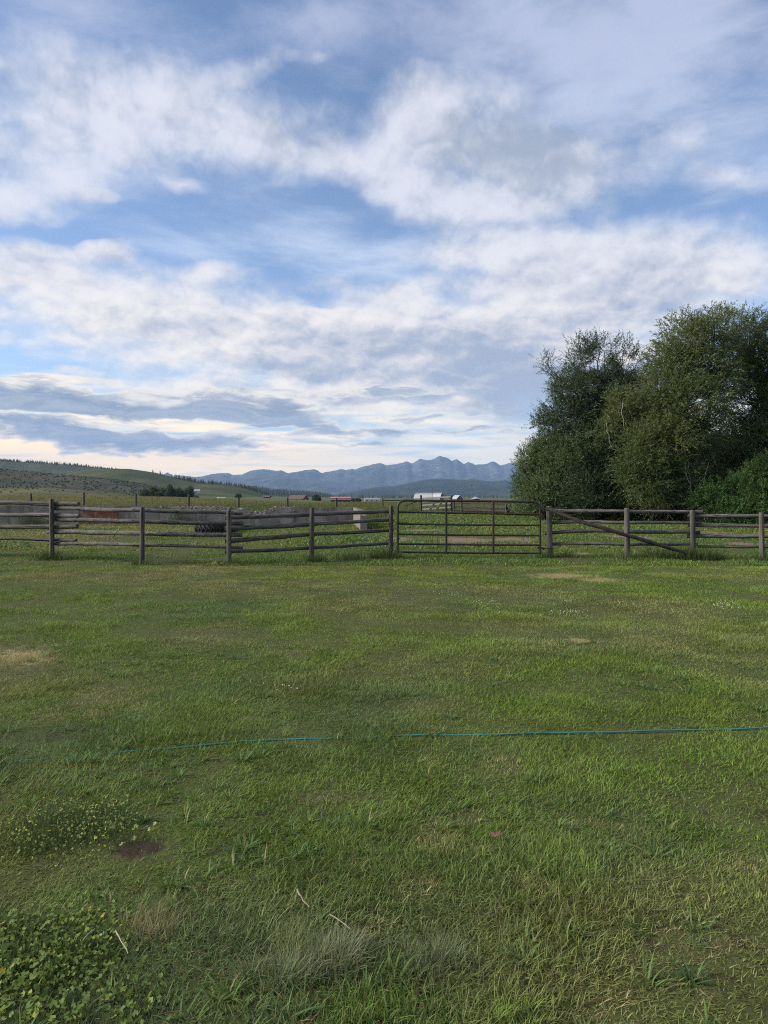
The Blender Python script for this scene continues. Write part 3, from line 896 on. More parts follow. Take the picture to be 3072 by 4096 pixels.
wd = lambda x: 38.0 - 0.6 * (1412 - x) / 1412
wall = empty('concrete_wall', pt(700, 2100, 37.9), 'long low grey concrete wall ruin with a crumbling rubble top behind the left fence', 'wall')
jag_wall('wall_section', [-500, 0, 110, 122, 200, 330], [2018, 2021, 2023, 2026, 2022, 2022], 2096, 37.5, .32, M_CONC, 0.8, 5, wall, wd)
jag_wall('wall_section', [331, 480, 640, 690], [2022, 2024, 2026, 2030], 2096, 37.6, .30, M_CONC, 0.8, 6, wall, lambda x: wd(x) + .06)
jag_wall('wall_section', [691, 800, 905, 975, 1045, 1100, 1180], [2038, 2038, 2040, 2052, 2054, 2046, 2040], 2090, 38, .5, M_CONC, 2.0, 7, wall, lambda x: wd(x) - .05)
jag_wall('wall_section', [1165, 1300, 1413], [2027, 2029, 2029], 2090, 38, .35, M_CONC, 0.8, 8, wall, lambda x: wd(x) - .02)
o = jag_wall('painted_patch', [315, 350, 400, 470], [2041, 2038, 2038, 2043], 2076, 37.5, .03, rust_material(), 2.0, 9, wall, lambda x: wd(x) - .05)
o['label'] = 'rust-red painted patch on the wall face'
# crumbling rubble lying along the broken top
mb = MB(); rnd = random.Random(3)
for i in range(1100):
    x = rnd.uniform(640, 1185)
    t0 = float(np.interp(x, [640, 690, 800, 870, 905, 975, 1030, 1045, 1100, 1150, 1185], [2026, 2026, 2025, 2026, 2028, 2034, 2046, 2046, 2026, 2028, 2030]))
    b0 = float(np.interp(x, [640, 691, 905, 975, 1045, 1100, 1185], [2030, 2044, 2044, 2056, 2058, 2052, 2046]))
    y = t0 + (b0 - t0) * rnd.random() ** .8
    dd = wd(x) + rnd.uniform(-.12, .5) + (b0 - y) * .012
    c = pt(x, y, dd)
    s_ = rnd.uniform(.02, .09)
    e = [Vector((rnd.uniform(-1, 1), rnd.uniform(-1, 1), rnd.uniform(-.6, .6))).normalized() * s_ * rnd.uniform(.5, 1.2) for _ in range(8)]
    dirs = [Vector((sx, sy, sz * .5)) for sx in (-1, 1) for sy in (-1, 1) for sz in (-1, 1)]
    vs = [c + dv * s_ * .7 + e[k] * .5 for k, dv in enumerate(dirs)]
    mb.add(vs, ((0, 1, 3, 2), (4, 6, 7, 5), (0, 4, 5, 1), (2, 3, 7, 6), (0, 2, 6, 4), (1, 5, 7, 3)))
rb_ = mb.build('rubble_crust', M_RUBBLE, wall)
jag_wall('rubble_bed', [640, 690, 800, 905, 975, 1030, 1045, 1100, 1185], [2029, 2029, 2028, 2032, 2040, 2050, 2048, 2031, 2032], 2090, 38, .5, M_RUBBLE, 2.2, 15, wall, lambda x: wd(x) + .02)
# the short return wall that comes forward at the right-hand end
xa, ya = (1413 - 1536) / F * 38.0, 38.0
xb, yb = (1441 - 1536) / F * 31.6, 31.6
mb = MB()
N_ = 16
ls, rs = [], []
for i in range(N_ + 1):
    t = i / N_
    x, y = xa + (xb - xa) * t, ya + (yb - ya) * t
    zt = float(np.interp(t, (0, .55, .8, 1), (EYE + (H0 - 2029) / F * 38, .92, .84, .64))) + (float(fbm(t * 9, 3.0, oct=3, s=77)) - .5) * .10
    zb = float(gh(x, y)) - .3
    ls.append([(x, y, zb), (x, y, zb * .5 + zt * .5), (x, y, zt)])
    j = (float(fbm(t * 7, 8.0, oct=3, s=5)) - .5) * .12
    rs.append([(x + .29 + j, y + .02, zb), (x + .29 + j * .4, y + .02, zb * .5 + zt * .5), (x + .27 + j, y + .02, zt - .05)])
vs = []; fs = []
for l, r in zip(ls, rs):
    vs += l + r[::-1]
for i in range(N_):
    for k in range(5):
        fs.append((i * 6 + k, i * 6 + k + 1, i * 6 + 7 + k, i * 6 + 6 + k))
fs += [tuple(range(6)), tuple(reversed([N_ * 6 + k for k in range(6)]))]
mb.add(vs, fs)
ob = mb.build('return_wall', M_PINK, wall); ob['label'] = 'pale pinkish broken end of the wall coming forward'

# tractor tyre -------------------------------------------------------------
M_RUB = plain('old_black_rubber', (0.022, 0.021, 0.021), 0.75, 0.3, 12)
tx, td = 862, 29.3
tc_ = pt(tx, 2130, td); tc_.z = float(gh(tc_.x, td)) - .03
ty = empty('tractor_tyre', tc_, 'big black tractor tyre with chunky lugs lying flat behind the left fence', 'tyre')
Ro, Ri, Hh = 0.80, 0.46, 0.44
mb = MB(); n = 48
prof_ = [(Ri, .05), (Ri + .02, .0), (Ro - .16, -.0), (Ro - .05, .05), (Ro - .02, .12), (Ro - .02, Hh - .12), (Ro - .05, Hh - .05), (Ro - .16, Hh), (Ri + .02, Hh), (Ri, Hh - .05)]
vs = [(r * math.cos(2 * math.pi * i / n), r * math.sin(2 * math.pi * i / n), z) for i in range(n) for r, z in prof_]
k = len(prof_)
mb.add(vs, [(i * k + j, ((i + 1) % n) * k + j, ((i + 1) % n) * k + (j + 1) % k, i * k + (j + 1) % k) for i in range(n) for j in range(k)])
mb.build('carcass', M_RUB, None, True).parent = ty
mb = MB()
for i in range(26):
    for sgn in (0, 1):
        a0 = 2 * math.pi * (i + .5 * sgn) / 26; a1 = a0 + (.20 if sgn else .20)
        za, zb = (Hh - .03, Hh * .44) if sgn else (.03, Hh * .56)
        A_ = Vector((math.cos(a0) * (Ro - .045), math.sin(a0) * (Ro - .045), za)); B_ = Vector((math.cos(a1) * (Ro + .0), math.sin(a1) * (Ro + .0), zb))
        rad_ = Vector((math.cos((a0 + a1) / 2), math.sin((a0 + a1) / 2), 0))
        mb.bar(A_, B_, .055, .10, rad_)
mb.build('lugs', M_RUB, None, False, bevel=0.006).parent = ty

# back corral behind the gate ----------------------------------------------------
bd_ = lambda x: float(np.interp(x, [1400, 1684, 1805, 1846, 2024, 2200, 2400], [74, 72, 70, 66, 55, 50, 46]))
bf = empty('rail_fence', pt(1846, H0, bd_(1846)) - Vector((0, 0, EYE)), 'rickety old pole fence with jumbled braces far behind the metal gate', 'fence')
for i, (x, w, t) in enumerate(((1531, 6, 1992), (1684, 9, 1981), (1805, 9, 1984), (1815.5, 8, 2003), (1846, 7, 2003), (2024, 8, 2008), (2190, 8, 2018))):
    post(bf, x, w, t, bd_(x), 130 + i, lean=.0)
for i, (p, a, b) in enumerate((([(1684, 2002), (1590, 2001), (1528, 2002)], 5, 5), ([(1575, 2043), (1667, 2004)], 5, 4), ([(1822, 2011), (1900, 2013), (2030, 2014)], 6, 6), ([(1826, 2023), (1930, 2028), (2026, 2032)], 6, 6),
                               ([(1820, 2039), (1920, 2042), (2032, 2046)], 7, 7), ([(1850, 2024), (1932, 2041)], 4, 4), ([(1926, 2040), (2042, 2021)], 4, 4), ([(2024, 2010), (2100, 2020), (2190, 2038)], 7, 6),
                               ([(2006, 2026), (2100, 2046), (2190, 2060)], 6, 5), ([(1998, 2040), (2090, 2054), (2190, 2066)], 6, 5), ([(2010, 2031), (2120, 2031)], 6, 5), ([(1690, 2008), (1705, 2006), (1795, 1999)], 0, 0))[:-1]):
    pts = [pt(x, y, bd_(x) - .1) for x, y in p]
    pole(bf, 'brace' if i in (1, 5, 6) else 'rail', pts, a / F * bd_(p[0][0]) / 2, b / F * bd_(p[0][0]) / 2, M_BRACE, 150 + i, n=8, seg=10)
M_PLANK = plain('whitewashed_grey_plank', (0.21, 0.21, 0.20), 0.85, 0.25, 4)
wg = empty('plank_gate', pt(1684, 2046, 71.5), 'grey plank gate with crossing diagonals in the old fence far behind the metal gate', 'gate')


def plank(name, a, b, w):
    mb = MB(); o = wg.location
    d_ = lambda x: bd_(x) - .25
    mb.bar(pt(a[0], a[1], d_(a[0])) - o, pt(b[0], b[1], d_(b[0])) - o, .05, w, (0, 0, 1) if abs(a[0] - b[0]) > 30 else (1, 0, 0))
    mb.build(name, M_PLANK, None).parent = wg


for y0, y1 in ((1993, 1987), (2007, 2000), (2021, 2012), (2037, 2029)):
    plank('slat', (1690, y0), (1803, y1), .13)
mb = MB()
for a, b, dy in (((1713, 2043), (1747, 1994), -.06), ((1738, 2044), (1776, 1992), -.06)):
    m2 = MB(); o = wg.location
    A_, B_ = pt(a[0], a[1], bd_(a[0]) - .33) - o, pt(b[0], b[1], bd_(b[0]) - .33) - o
    m2.bar(A_, B_, .04, .13, (0, 1, 0)); m2.build('diagonal', M_PLANK, None).parent = wg
plank('stile', (1798, 2040), (1798, 1990), .13)

# wire fence posts along the far side of the wall ------------------------------------
WP = [(-85, 1972, 53), (125, 1974, 54), (335, 1970, 54), (545, 1978, 55), (755, 1978, 56), (955, 1990, 57), (1151, 1990, 58), (1345, 1992, 59)]
wf = empty('wire_fence', pt(545, H0, 55) - Vector((0, 0, EYE)), 'thin wire fence on round wooden posts along the tall grass behind the concrete wall', 'fence')
for i, (x, t, d) in enumerate(WP):
    post(wf, x, 8.5, t, d, 170 + i, lean=random.uniform(-.03, .03))
M_WIRE = plain('dull_fence_wire', (0.16, 0.15, 0.14), 0.6, 0.2, 4, 0.6)
for h in (10, 28, 46):
    mb = MB(); o = wf.location
    mb.tube([pt(x, t + h, d - .09) - o for x, t, d in WP] + [pt(1531, 1994 + h, 73.9) - o], 0.0022, 4)
    mb.build('wire', M_WIRE, None).parent = wf
# ------------------------------------------------------------------ trees
M_LEAF = leafmat('willow_leaf', 0.30, 0.5, 0.3)
M_BARK = plain('grey_brown_bark', (0.085, 0.070, 0.052), 0.95, 0.45, 9)
M_DEAD = plain('bleached_dead_wood', (0.28, 0.25, 0.21), 0.9, 0.3, 9)


def tubes_np(paths, n=5):
    """many tapering branches at once: paths = list of (points (m,3), radii (m,))"""
    V = []; Fc = []; b = 0
    ca = np.cos(np.arange(n) * 2 * np.pi / n); sa = np.sin(np.arange(n) * 2 * np.pi / n)
    for P_, r_ in paths:
        P_ = np.asarray(P_, float); m = len(P_)
        T = np.gradient(P_, axis=0); T /= np.linalg.norm(T, axis=1, keepdims=True) + 1e-9
        ref = np.array([0.31, 0.86, 0.4]) if abs(T[0] @ np.array([0.31, 0.86, 0.4])) < .9 else np.array([1.0, 0, 0])
        U = np.cross(T, ref); U /= np.linalg.norm(U, axis=1, keepdims=True) + 1e-9
        W_ = np.cross(T, U)
        V.append((P_[:, None, :] + (U[:, None, :] * ca[None, :, None] + W_[:, None, :] * sa[None, :, None]) * np.asarray(r_)[:, None, None]).reshape(-1, 3))
        i = (np.arange(m - 1) * n)[:, None]; k = np.arange(n)[None, :]; k2 = (k + 1) % n
        Fc.append((np.stack([i + k, i + k2, i + n + k2, i + n + k], -1) + b).reshape(-1, 4))
        b += m * n
    return np.vstack(V), np.vstack(Fc)


def curve(a, b, sag, m, rng, wob=0.05):
    t = np.linspace(0, 1, m)[:, None]
    a, b = np.asarray(a, float), np.asarray(b, float)
    L = np.linalg.norm(b - a)
    p = a + (b - a) * t
    p[:, 2] += (sag * L * np.sin(np.pi * t))[:, 0]
    w = (rng.random((m, 3)) - .5) * wob * L * np.sin(np.pi * t)
    return p + w


def leaves_np(pos, axis, length, width, col, rng):
    """rhombic leaves: pos base, axis unit direction"""
    n = len(pos)
    r = rng.normal(size=(n, 3)); s = np.cross(axis, r); s /= np.linalg.norm(s, axis=1, keepdims=True) + 1e-9
    nrm = np.cross(axis, s)
    mid = pos + axis * (length * .45)[:, None] + nrm * (length * .06)[:, None]
    v = np.stack([pos, mid + s * (width / 2)[:, None], pos + axis * length[:, None], mid - s * (width / 2)[:, None]], 1).reshape(-1, 3)
    f = (np.arange(n) * 4)[:, None] + np.array([0, 1, 2, 3])[None, :]
    return v, f, np.repeat(col, 4, axis=0)


def make_tree(name, label, cat, base, lobes, palette, seed, twigs_per_m3=9.0, leaf=(0.11, 0.026), per=16, droop=0.25, twig_len=(.45, .95),
              trunk_r=0.22, stems=3, gap=0.40, group=None, spray=0.5, dead=()):
    """base: ground point; lobes: list of (centre, rx, ry, rz) - a crown of leafy shoots round real limbs"""
    rng = np.random.default_rng(seed)
    base = np.asarray(base, float)
    paths = []
    P_all, A_all, L_all, lobe_id = [], [], [], []
    stem_top = []
    for s in range(stems):
        c = lobes[s % len(lobes)][0]
        c = np.asarray(c, float)
        top = base * .35 + c * .65 + rng.normal(size=3) * .3
        top[2] = base[2] + (c[2] - base[2]) * rng.uniform(.5, .7)
        st = base + np.array([rng.uniform(-.5, .5) * trunk_r, rng.uniform(-.5, .5) * trunk_r, -.2])
        p = curve(st, top, 0.05, 9, rng, 0.05)
        paths.append((p, np.linspace(trunk_r, trunk_r * .32, 9)))
        stem_top.append(p)
    allstem = np.vstack(stem_top)
    for li, (c, rx, ry, rz) in enumerate(lobes):
        c = np.asarray(c, float); rv = np.array([rx, ry, rz])
        # limb into the lobe
        cost = np.linalg.norm(allstem - c, axis=1) + 0.7 * np.maximum(0, allstem[:, 2] - c[2] + .3)
        st = allstem[np.argmin(cost)]
        lp = curve(st, c + np.array([0, 0, rz * .3]), -0.06 if c[2] > st[2] else 0.06, 8, rng, .08)
        lr = trunk_r * .30 * (min(1.6, rv.mean() / 1.2) ** .5)
        paths.append((lp, np.linspace(lr, lr * .35, 8)))
        vol = 4.19 * rx * ry * rz
        n = int(vol * twigs_per_m3)
        u = rng.normal(size=(n * 2, 3)); u /= np.linalg.norm(u, axis=1, keepdims=True)
        rad = rng.random(n * 2) ** 0.42
        q = c + u * rad[:, None] * rv * (0.88 + 0.3 * fbm(u[:, 0] * 2 + li * 5, u[:, 1] * 2, u[:, 2] * 2, oct=3, s=seed)[:, None] - .12)
        keep = fbm(q[:, 0] * 1.15 + 3, q[:, 1] * 1.15, q[:, 2] * 1.15, oct=2, s=seed + 5) > gap
        keep &= q[:, 2] > gh(q[:, 0], q[:, 1]) + .12
        q, u, rad = q[keep][:n], u[keep][:n], rad[keep][:n]
        ax = u * spray + rng.normal(size=u.shape) * .38 + np.array([0, 0, .55])
        ax /= np.linalg.norm(ax, axis=1, keepdims=True)
        P_all.append(q); A_all.append(ax); L_all.append(rng.uniform(*twig_len, len(q)) * (.75 + .25 * rad)); lobe_id.append(np.full(len(q), li))
        # secondary branches seen through the gaps
        nb = min(len(q), max(6, int(vol * 0.6)))
        for j in rng.choice(len(q), nb, replace=False) if len(q) else ():
            k = rng.integers(2, 8)
            paths.append((curve(lp[k], q[j], rng.uniform(-.05, .1), 5, rng, .12), np.linspace(lr * .28, .006, 5)))
    q = np.vstack(P_all); ax = np.vstack(A_all); L = np.concatenate(L_all); lid = np.concatenate(lobe_id)
    n = len(q)
    # leaves along each curved shoot
    t = (np.arange(per) + rng.random((n, per))) / per
    dvec = np.array([0, 0, -1.0])
    pos = q[:, None, :] + ax[:, None, :] * (L[:, None] * t)[..., None] + dvec * (droop * L[:, None] * t ** 2)[..., None]
    tang = ax[:, None, :] + dvec * (2 * droop * t)[..., None]
    tang /= np.linalg.norm(tang, axis=2, keepdims=True)
    la = tang * .75 + rng.normal(size=pos.shape) * .42 + np.array([0, 0, -.12])
    la /= np.linalg.norm(la, axis=2, keepdims=True)
    pos = pos.reshape(-1, 3); la = la.reshape(-1, 3)
    m = len(pos)
    ll = leaf[0] * rng.uniform(.65, 1.3, m); lw = leaf[1] * rng.uniform(.7, 1.3, m)
    pal = np.array(palette)
    lt = np.array([rng.random() for _ in lobes])[lid]                       # each bough keeps its own tint
    tw = np.clip(.55 * lt + .45 * rng.random(n), 0, .999)
    k = np.repeat(tw, per) * (len(pal) - 1)
    i0 = k.astype(int); fr_ = (k - i0)[:, None]
    col = pal[i0] * (1 - fr_) + pal[np.minimum(i0 + 1, len(pal) - 1)] * fr_
    col = col * rng.uniform(.86, 1.14, (m, 1))
    v, f, cc = leaves_np(pos, la, ll, lw, col, rng)
    root = empty(name, base, label, cat, group)
    o = mesh_np('crown', v, f, M_LEAF, cc); o.parent = root; o.matrix_basis = Matrix.Translation(-Vector(base))
    bv, bf_ = tubes_np(paths, 5)
    o = mesh_np('trunk', bv, bf_, M_BARK, None, True); o.parent = root; o.matrix_basis = Matrix.Translation(-Vector(base))
    if dead:
        for grp in dead:
            dp = [(curve(a_, b_, rng.uniform(-.05, .05), 7, rng, .10), np.linspace(r_, r_ * .35, 7)) for a_, b_, r_ in grp]
            dv, df = tubes_np(dp, 5)
            o = mesh_np('dead_branch', dv, df, M_DEAD, None, True); o.parent = root; o.matrix_basis = Matrix.Translation(-Vector(base))
            o['label'] = 'bare bleached branch'
    return root, n


def lob(px, py, rpx, rpy, d, depth=None):
    c = pt(px, py, d)
    return ((c.x, c.y, c.z), rpx / F * d, (depth if depth else (rpx + rpy) / 2 / F * d), rpy / F * d)


def gpt(px, d):
    x = (px - 1536) / F * d
    return (x, d, float(gh(x, d)))


OLIVE = [(0.054, 0.084, 0.030), (0.084, 0.116, 0.040), (0.122, 0.150, 0.053), (0.168, 0.184, 0.073)]
BLUEG = [(0.038, 0.064, 0.032), (0.056, 0.088, 0.042), (0.082, 0.116, 0.052), (0.105, 0.136, 0.056)]
GREYG = [(0.075, 0.115, 0.052), (0.105, 0.150, 0.068), (0.135, 0.180, 0.082), (0.165, 0.195, 0.078)]
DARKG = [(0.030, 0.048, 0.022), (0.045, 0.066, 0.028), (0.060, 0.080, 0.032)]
BUSHG = [(0.035, 0.080, 0.024), (0.055, 0.115, 0.032), (0.085, 0.145, 0.040), (0.14, 0.175, 0.055)]

D1 = 42.0
T_BIG = [lob(2740, 1370, 120, 120, D1), lob(2860, 1340, 120, 115, D1 + .5), lob(2680, 1490, 120, 120, D1), lob(2820, 1500, 150, 130, D1), lob(2740, 1620, 170, 130, D1 - 1.2),
         lob(2640, 1590, 110, 110, D1 - .5), lob(2660, 1760, 150, 120, D1 - 1.5), lob(2800, 1740, 120, 110, D1 - .8), lob(2560, 1800, 95, 100, D1 - 1.8), lob(2590, 1900, 130, 110, D1 - 2),
         lob(2720, 1910, 120, 90, D1 - 1.5), lob(2520, 1860, 70, 60, D1 - 2.2), lob(2640, 1980, 110, 80, D1 - 1.6), lob(2480, 1630, 60, 100, D1 - .4), lob(2440, 1720, 60, 60, D1 - .6)]
tp = lambda x, y, d: tuple(pt(x, y, d))
dd_ = [[(tp(2765, 1975, 39.4), tp(2740, 1850, 39.0), .03), (tp(2752, 1912, 39.2), tp(2722, 1868, 39.0), .018), (tp(2765, 1975, 39.4), tp(2752, 1845, 39.2), .02)],
       [(tp(2805, 1965, 39.4), tp(2835, 1850, 39.2), .02)], [(tp(2425, 1690, 39.8), tp(2445, 1790, 39.6), .02)], [(tp(2490, 1610, 39.8), tp(2497, 1720, 39.6), .022)]]
make_tree('willow_tree', 'tall olive-green willow, highest of the grove behind the right fence, with gaps showing sky', 'tree', gpt(2760, D1), T_BIG, OLIVE, 101, 44, (.125, .033), 18, .30, (.5, 1.0), .26, 4, .41, dead=dd_)
T_RIGHT = [lob(2990, 1340, 110, 100, D1 + 2), lob(3085, 1440, 140, 150, D1 + 2), lob(2985, 1500, 110, 120, D1 + 2), lob(3120, 1640, 170, 150, D1 + 2), lob(3010, 1640, 110, 110, D1 + 2.5), lob(3080, 1800, 160, 130, D1 + 1), lob(2940, 1760, 90, 100, D1 + 3),
           lob(3260, 1420, 170, 160, D1 + 3), lob(3300, 1700, 190, 190, D1 + 3), lob(2960, 1870, 120, 110, D1 + 2.5)]
make_tree('willow_tree', 'dark olive willow cut by the right edge of the photo', 'tree', gpt(3060, D1 + 2), T_RIGHT, [tuple(1.1 * x for x in c) for c in OLIVE], 103, 38, (.125, .034), 18, .25, (.5, 1.0), .26, 4, .40)
D2 = 44.5
T_MID = [lob(2400, 1440, 100, 85, D2), lob(2320, 1430, 70, 75, D2), lob(2490, 1440, 70, 80, D2 + .5), lob(2420, 1550, 140, 110, D2), lob(2300, 1560, 100, 90, D2 - .5), lob(2180, 1455, 36, 34, D2), lob(2205, 1500, 34, 36, D2), lob(2235, 1550, 40, 45, D2), lob(2165, 1700, 46, 40, D2), lob(2240, 1600, 46, 40, D2), lob(2270, 1680, 110, 90, D2 - .5),
         lob(2190, 1690, 50, 60, D2), lob(2400, 1690, 150, 120, D2), lob(2500, 1590, 100, 120, D2 + 1), lob(2340, 1800, 150, 100, D2 - 1), lob(2450, 1850, 150, 120, D2 - 1), lob(2400, 1960, 160, 110, D2 - 1.5), lob(2210, 1640, 40, 40, D2)]
make_tree('willow_tree', 'bluish-green willow with a leaning left branch, between the rounded bush and the tallest tree', 'tree', gpt(2400, D2), T_MID, BLUEG, 107, 48, (.125, .032), 18, .15, (.5, 1.05), .24, 4, .42)
D3 = 46.0
T_LEFT = [lob(2200, 1800, 90, 75, D3), lob(2130, 1850, 70, 70, D3), lob(2240, 1870, 130, 100, D3 - .5), lob(2120, 1940, 75, 80, D3), lob(2210, 1970, 130, 90, D3 - 1), lob(2300, 1960, 110, 100, D3 - 1), lob(2090, 2010, 45, 50, D3), lob(2280, 1800, 80, 80, D3),
          lob(2150, 2040, 90, 40, D3 - 1), lob(2270, 2045, 100, 45, D3 - 1.4)]
make_tree('willow_bush', 'dense rounded grey-green willow bush at the left end of the grove', 'bush', gpt(2200, D3), T_LEFT, GREYG, 109, 105, (.115, .034), 16, .1, (.35, .75), .14, 5, .33)
T_LOW = [lob(2850, 1995, 90, 55, 38.5), lob(2800, 2005, 60, 40, 38.5), lob(2930, 1975, 90, 75, 38.5), lob(3010, 1935, 90, 80, 39), lob(3090, 1900, 100, 90, 39), lob(3080, 2000, 130, 75, 38), lob(2960, 2045, 120, 45, 37.5), lob(3180, 1930, 120, 130, 39), lob(2880, 2050, 70, 35, 38)]
make_tree('leafy_bush', 'bright green leafy bush at the right edge in front of the dark grove', 'bush', gpt(2980, 38.5), T_LOW, BUSHG, 113, 75, (.11, .040), 14, .05, (.3, .65), .07, 6, .40, spray=.9)
# trees standing deeper in the grove, which close it off
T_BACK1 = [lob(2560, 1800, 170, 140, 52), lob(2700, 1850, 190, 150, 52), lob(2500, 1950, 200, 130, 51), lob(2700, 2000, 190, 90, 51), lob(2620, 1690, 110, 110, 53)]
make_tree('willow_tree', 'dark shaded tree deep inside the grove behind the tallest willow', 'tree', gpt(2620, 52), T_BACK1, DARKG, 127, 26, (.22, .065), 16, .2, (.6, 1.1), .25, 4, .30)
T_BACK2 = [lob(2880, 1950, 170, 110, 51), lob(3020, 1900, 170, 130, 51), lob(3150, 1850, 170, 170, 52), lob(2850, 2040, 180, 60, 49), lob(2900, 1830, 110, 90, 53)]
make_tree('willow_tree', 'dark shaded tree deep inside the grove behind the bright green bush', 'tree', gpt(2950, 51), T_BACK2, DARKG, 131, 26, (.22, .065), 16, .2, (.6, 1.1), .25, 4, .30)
# undergrowth at the foot of the grove
T_UND = [lob(2340, 2055, 130, 40, 43), lob(2480, 2050, 130, 45, 43), lob(2620, 2058, 120, 40, 43), lob(2740, 2056, 110, 42, 43)]
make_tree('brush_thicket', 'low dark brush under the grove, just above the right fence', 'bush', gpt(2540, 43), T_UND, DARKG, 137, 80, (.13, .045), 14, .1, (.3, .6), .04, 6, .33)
T_SHR = [lob(2062, 2030, 30, 22, 56), lob(2090, 2015, 26, 26, 57), lob(2130, 2046, 50, 20, 55), lob(2040, 2046, 26, 12, 56)]
make_tree('leafy_shrub', 'small yellowish shrub beside the foot of the rounded willow bush', 'bush', gpt(2080, 56), T_SHR, [(0.10, 0.12, 0.035), (0.15, 0.16, 0.05)], 139, 60, (.15, .05), 12, .1, (.3, .7), .04, 3, .30)
# ------------------------------------------------------------------ far farm buildings
M_REDW = plain('barn_red_boards', (0.20, 0.035, 0.028), 0.85, 0.2, 2)
M_REDR = plain('red_sheet_roof', (0.30, 0.035, 0.035), 0.5, 0.15, 1)
M_PINKR = plain('faded_pink_sheet_roof', (0.40, 0.20, 0.19), 0.5, 0.12, 1)
M_BRNR = plain('brown_shingle_roof', (0.105, 0.082, 0.068), 0.9, 0.25, 2)
M_WHITE = plain('white_paint', (0.50, 0.49, 0.47), 0.7, 0.08, 2)
M_CREAM = plain('cream_boards', (0.36, 0.31, 0.24), 0.8, 0.12, 2)
M_TIN = plain('pale_metal_roof', (0.26, 0.27, 0.29), 0.5, 0.15, 0.7, 0.2)
M_TINB = plain('bright_metal_roof', (0.37, 0.37, 0.38), 0.5, 0.1, 0.7, 0.2)
M_DKW = plain('dark_old_boards', (0.060, 0.043, 0.036), 0.9, 0.3, 2)
M_BRNW = plain('brown_boards', (0.14, 0.085, 0.065), 0.9, 0.3, 2)
M_GLASS = plain('dark_window', (0.03, 0.035, 0.04), 0.2, 0.2, 2)


def put(mb, name, m, root, bevel=0.0):
    o = mb.build(name, m, None, bevel=bevel); o.parent = root
    return o


def gabled(root, L, Wd, hw, hr, wall_m, roof_m, ov=.4, th=.16):
    """ridge along local x; length L, width Wd, wall height hw, ridge height hr; origin at the floor centre"""
    mb = MB()
    prof = [(-Wd / 2, 0), (Wd / 2, 0), (Wd / 2, hw), (0, hr), (-Wd / 2, hw)]
    mb.prism([(-L / 2, y, z) for y, z in prof], (L, 0, 0))
    put(mb, 'wall', wall_m, root)
    mb = MB(); k = (hr - hw) / (Wd / 2)
    for s in (-1, 1):
        y1 = s * (Wd / 2 + ov)
        pr = [(0, hr + .02), (y1, hr - k * abs(y1) + .02), (y1, hr - k * abs(y1) + .02 + th), (0, hr + .02 + th)]
        mb.prism([(-L / 2 - ov, y, z) for y, z in pr], (L + 2 * ov, 0, 0))
    return put(mb, 'roof', roof_m, root)


def panel(root, name, m, x0, x1, y0, y1, z0, z1, parent=None):
    mb = MB(); mb.box((x0, y0, z0), (x1, y1, z1))
    return put(mb, name, m, parent or root)


def bplace(name, px, py, d, label, cat, rot=0.0, group=None):
    p = pt(px, py, d)
    e = empty(name, (p.x, d, p.z - .35), label, cat, group)
    e.rotation_euler = (0, 0, rot)
    return e


# red house: long wall with white windows facing us, gable end to the right
rh = bplace('red_house', 1193, 2006, 545, 'dark barn-red house with brown hipped roof beyond the field', 'house', R(-24))
gabled(rh, 13.0, 8.6, 2.5, 5.0, M_REDW, M_BRNR, .45)
for x in (-5.6, -4.2):
    w_ = panel(rh, 'window', M_WHITE, x - .6, x + .6, -4.36, -4.28, .7, 2.1)
    panel(rh, 'pane', M_GLASS, x - .3, x + .3, -4.40, -4.365, .9, 1.9, w_)
for x in (.2, 3.6):
    w_ = panel(rh, 'window', M_WHITE, x - .5, x + .5, -4.36, -4.28, .9, 2.0)
    panel(rh, 'pane', M_GLASS, x - .3, x + .3, -4.40, -4.365, 1.05, 1.85, w_)
dr_ = panel(rh, 'door', M_WHITE, 6.52, 6.58, -.5, .8, .1, 2.2)
w_ = panel(rh, 'window', M_WHITE, 6.52, 6.57, -.25, .45, 3.6, 4.1)

# open shed with a two-tier red roof
pv = bplace('open_shed', 1363, 2007, 500, 'open-sided shed with a two-tier red and pink roof on posts', 'shed', R(3))
Lp, Wp = 14.6, 7.0
mb = MB()
mb.prism([(-Lp / 2, y, z) for y, z in ((-3.6, 1.75), (-1.55, 2.5), (-1.55, 2.62), (-3.6, 1.87))], (Lp, 0, 0))
mb.prism([(-Lp / 2, y, z) for y, z in ((3.6, 1.75), (1.55, 2.5), (1.55, 2.62), (3.6, 1.87))], (Lp, 0, 0))
put(mb, 'lower_roof', M_REDR, pv)
mb = MB()
mb.prism([(-Lp / 2, y, z) for y, z in ((-1.75, 3.0), (0, 3.75), (1.75, 3.0), (1.75, 3.1), (0, 3.88), (-1.75, 3.1))], (Lp, 0, 0))
put(mb, 'upper_roof', M_PINKR, pv)
mb = MB(); mb.box((-Lp / 2 + .1, -1.5, 2.4), (Lp / 2 - .1, -1.42, 3.05)); mb.box((-Lp / 2 + .1, 1.42, 2.4), (Lp / 2 - .1, 1.5, 3.05)); put(mb, 'clerestory', M_WHITE, pv)
mb = MB(); mb.box((-Lp / 2, -3.68, 1.55), (Lp / 2, -3.605, 1.86)); put(mb, 'fascia', M_CREAM, pv)
for i in range(6):
    for y in (-3.4, 3.4):
        mb = MB(); x = -Lp / 2 + .3 + i * (Lp - .6) / 5; mb.box((x - .08, y - .08, 0), (x + .08, y + .08, 1.75)); put(mb, 'post', M_BRNW, pv)
mb = MB(); mb.box((-Lp / 2 + .4, 2.9, .1), (Lp / 2 - .4, 3.0, 1.7)); put(mb, 'back_wall', M_DKW, pv)

